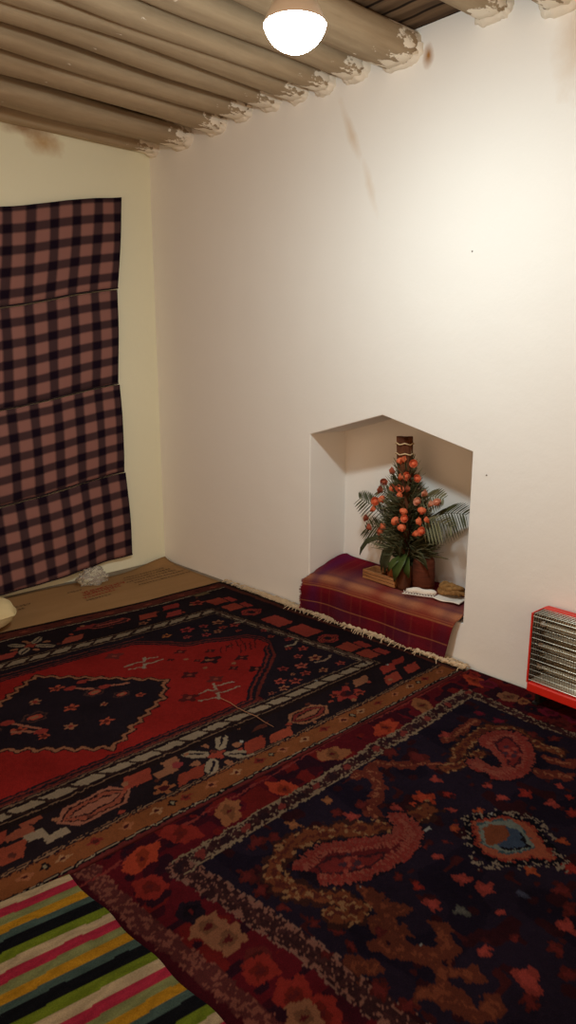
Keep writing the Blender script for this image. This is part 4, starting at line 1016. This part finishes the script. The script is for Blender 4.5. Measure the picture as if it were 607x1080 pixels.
for q in range(3):
    zt = z0+.042+(HH-.056)*(q+.5)/3
    bm = bmesh.new(); tube(bm, [(DP-.058, -.018, zt), (DP-.058, -HW+.018, zt)], .0075, 12); o = obj('quartz_tube', bm, m_qz, ht, True)
    bm = bmesh.new(); pts = []
    for k in range(60*8): 
        t = k/(60*8-1); a = k*2*math.pi/8; pts.append((DP-.058+.0088*math.cos(a), -.03-(HW-.06)*t, zt+.0088*math.sin(a)))
    tube(bm, pts, .0011, 4); obj('coil', bm, m_coil, o)
    for y_ in (-.012, -HW+.012):
        bm = bmesh.new(); tube(bm, [(DP-.058, y_-.008, zt), (DP-.058, y_+.008, zt)], .011, 12); obj('tube_holder', bm, mat('ceramic_cap', (188,180,168), .5), o)
# wire guard: wraps over the front and the open top
bm = bmesh.new()
gp = [(.006, z0+.044), (.003, z0+.10), (.003, z1-.05), (.006, z1-.012), (.014, z1-.004), (.05, z1-.003), (DP-.036, z1-.003)]
for k in range(46):
    y_ = -.006-(HW-.012)*k/45; tube(bm, [(x, y_, z) for x, z in gp], .0010, 4)
for k in range(13):
    z = z0+.05+(HH-.062)*k/12; tube(bm, [(.004, -.003, z), (.004, -HW+.003, z)], .0008 if k%4 else .0013, 4)
for k in range(5):
    x = .02+.016*k; tube(bm, [(x, -.003, z1-.003), (x, -HW+.003, z1-.003)], .0009, 4)
obj('wire_guard', bm, m_chr, ht)
for y_ in (-.035, -HW+.035):
    bm = bmesh.new()
    box(bm, .010, DP+.004, y_-.012, y_+.012, 0, .008); box(bm, .03, DP-.03, y_-.010, y_+.010, .008, z0); f_ = obj('foot', bm, m_blk, ht)

# ------------------------------------------------------------------ tiny holes in the niche wall
for (y_, z_, lb) in ((-2.36,1.83,'Small dark nail head in the niche wall, the upper of two'), (-2.49,.905,'Small dark nail head in the niche wall, right of the niche')):
    bm = bmesh.new(); lathe(bm, [(0,0),(.0032,0),(.0032,.002),(.0015,.003),(0,.0034)], 10, Euler((0,math.radians(-90),0)).to_matrix().to_4x4())
    o = obj('nail', bm, mat('rusty_nail', (60,42,30), .7), None); o.location = (0, y_, z_); tag(o, lb, 'nail', 'nails in the niche wall')

# ------------------------------------------------------------------ camera
cam = bpy.data.cameras.new('camera'); co_ = bpy.data.objects.new('camera', cam); COL.objects.link(co_)
co_.location = (-2.671, -4.033, 1.40)
co_.rotation_euler = (math.radians(90-12.504), 0, math.radians(-43.9))
cam.sensor_fit = 'VERTICAL'; cam.sensor_height = 24; cam.lens = 24*735/1080
S.camera = co_
S.view_settings.view_transform = 'Standard'; S.view_settings.look = 'None'; S.view_settings.gamma = 1; S.view_settings.use_curve_mapping = False
S.view_settings.exposure = 0.0
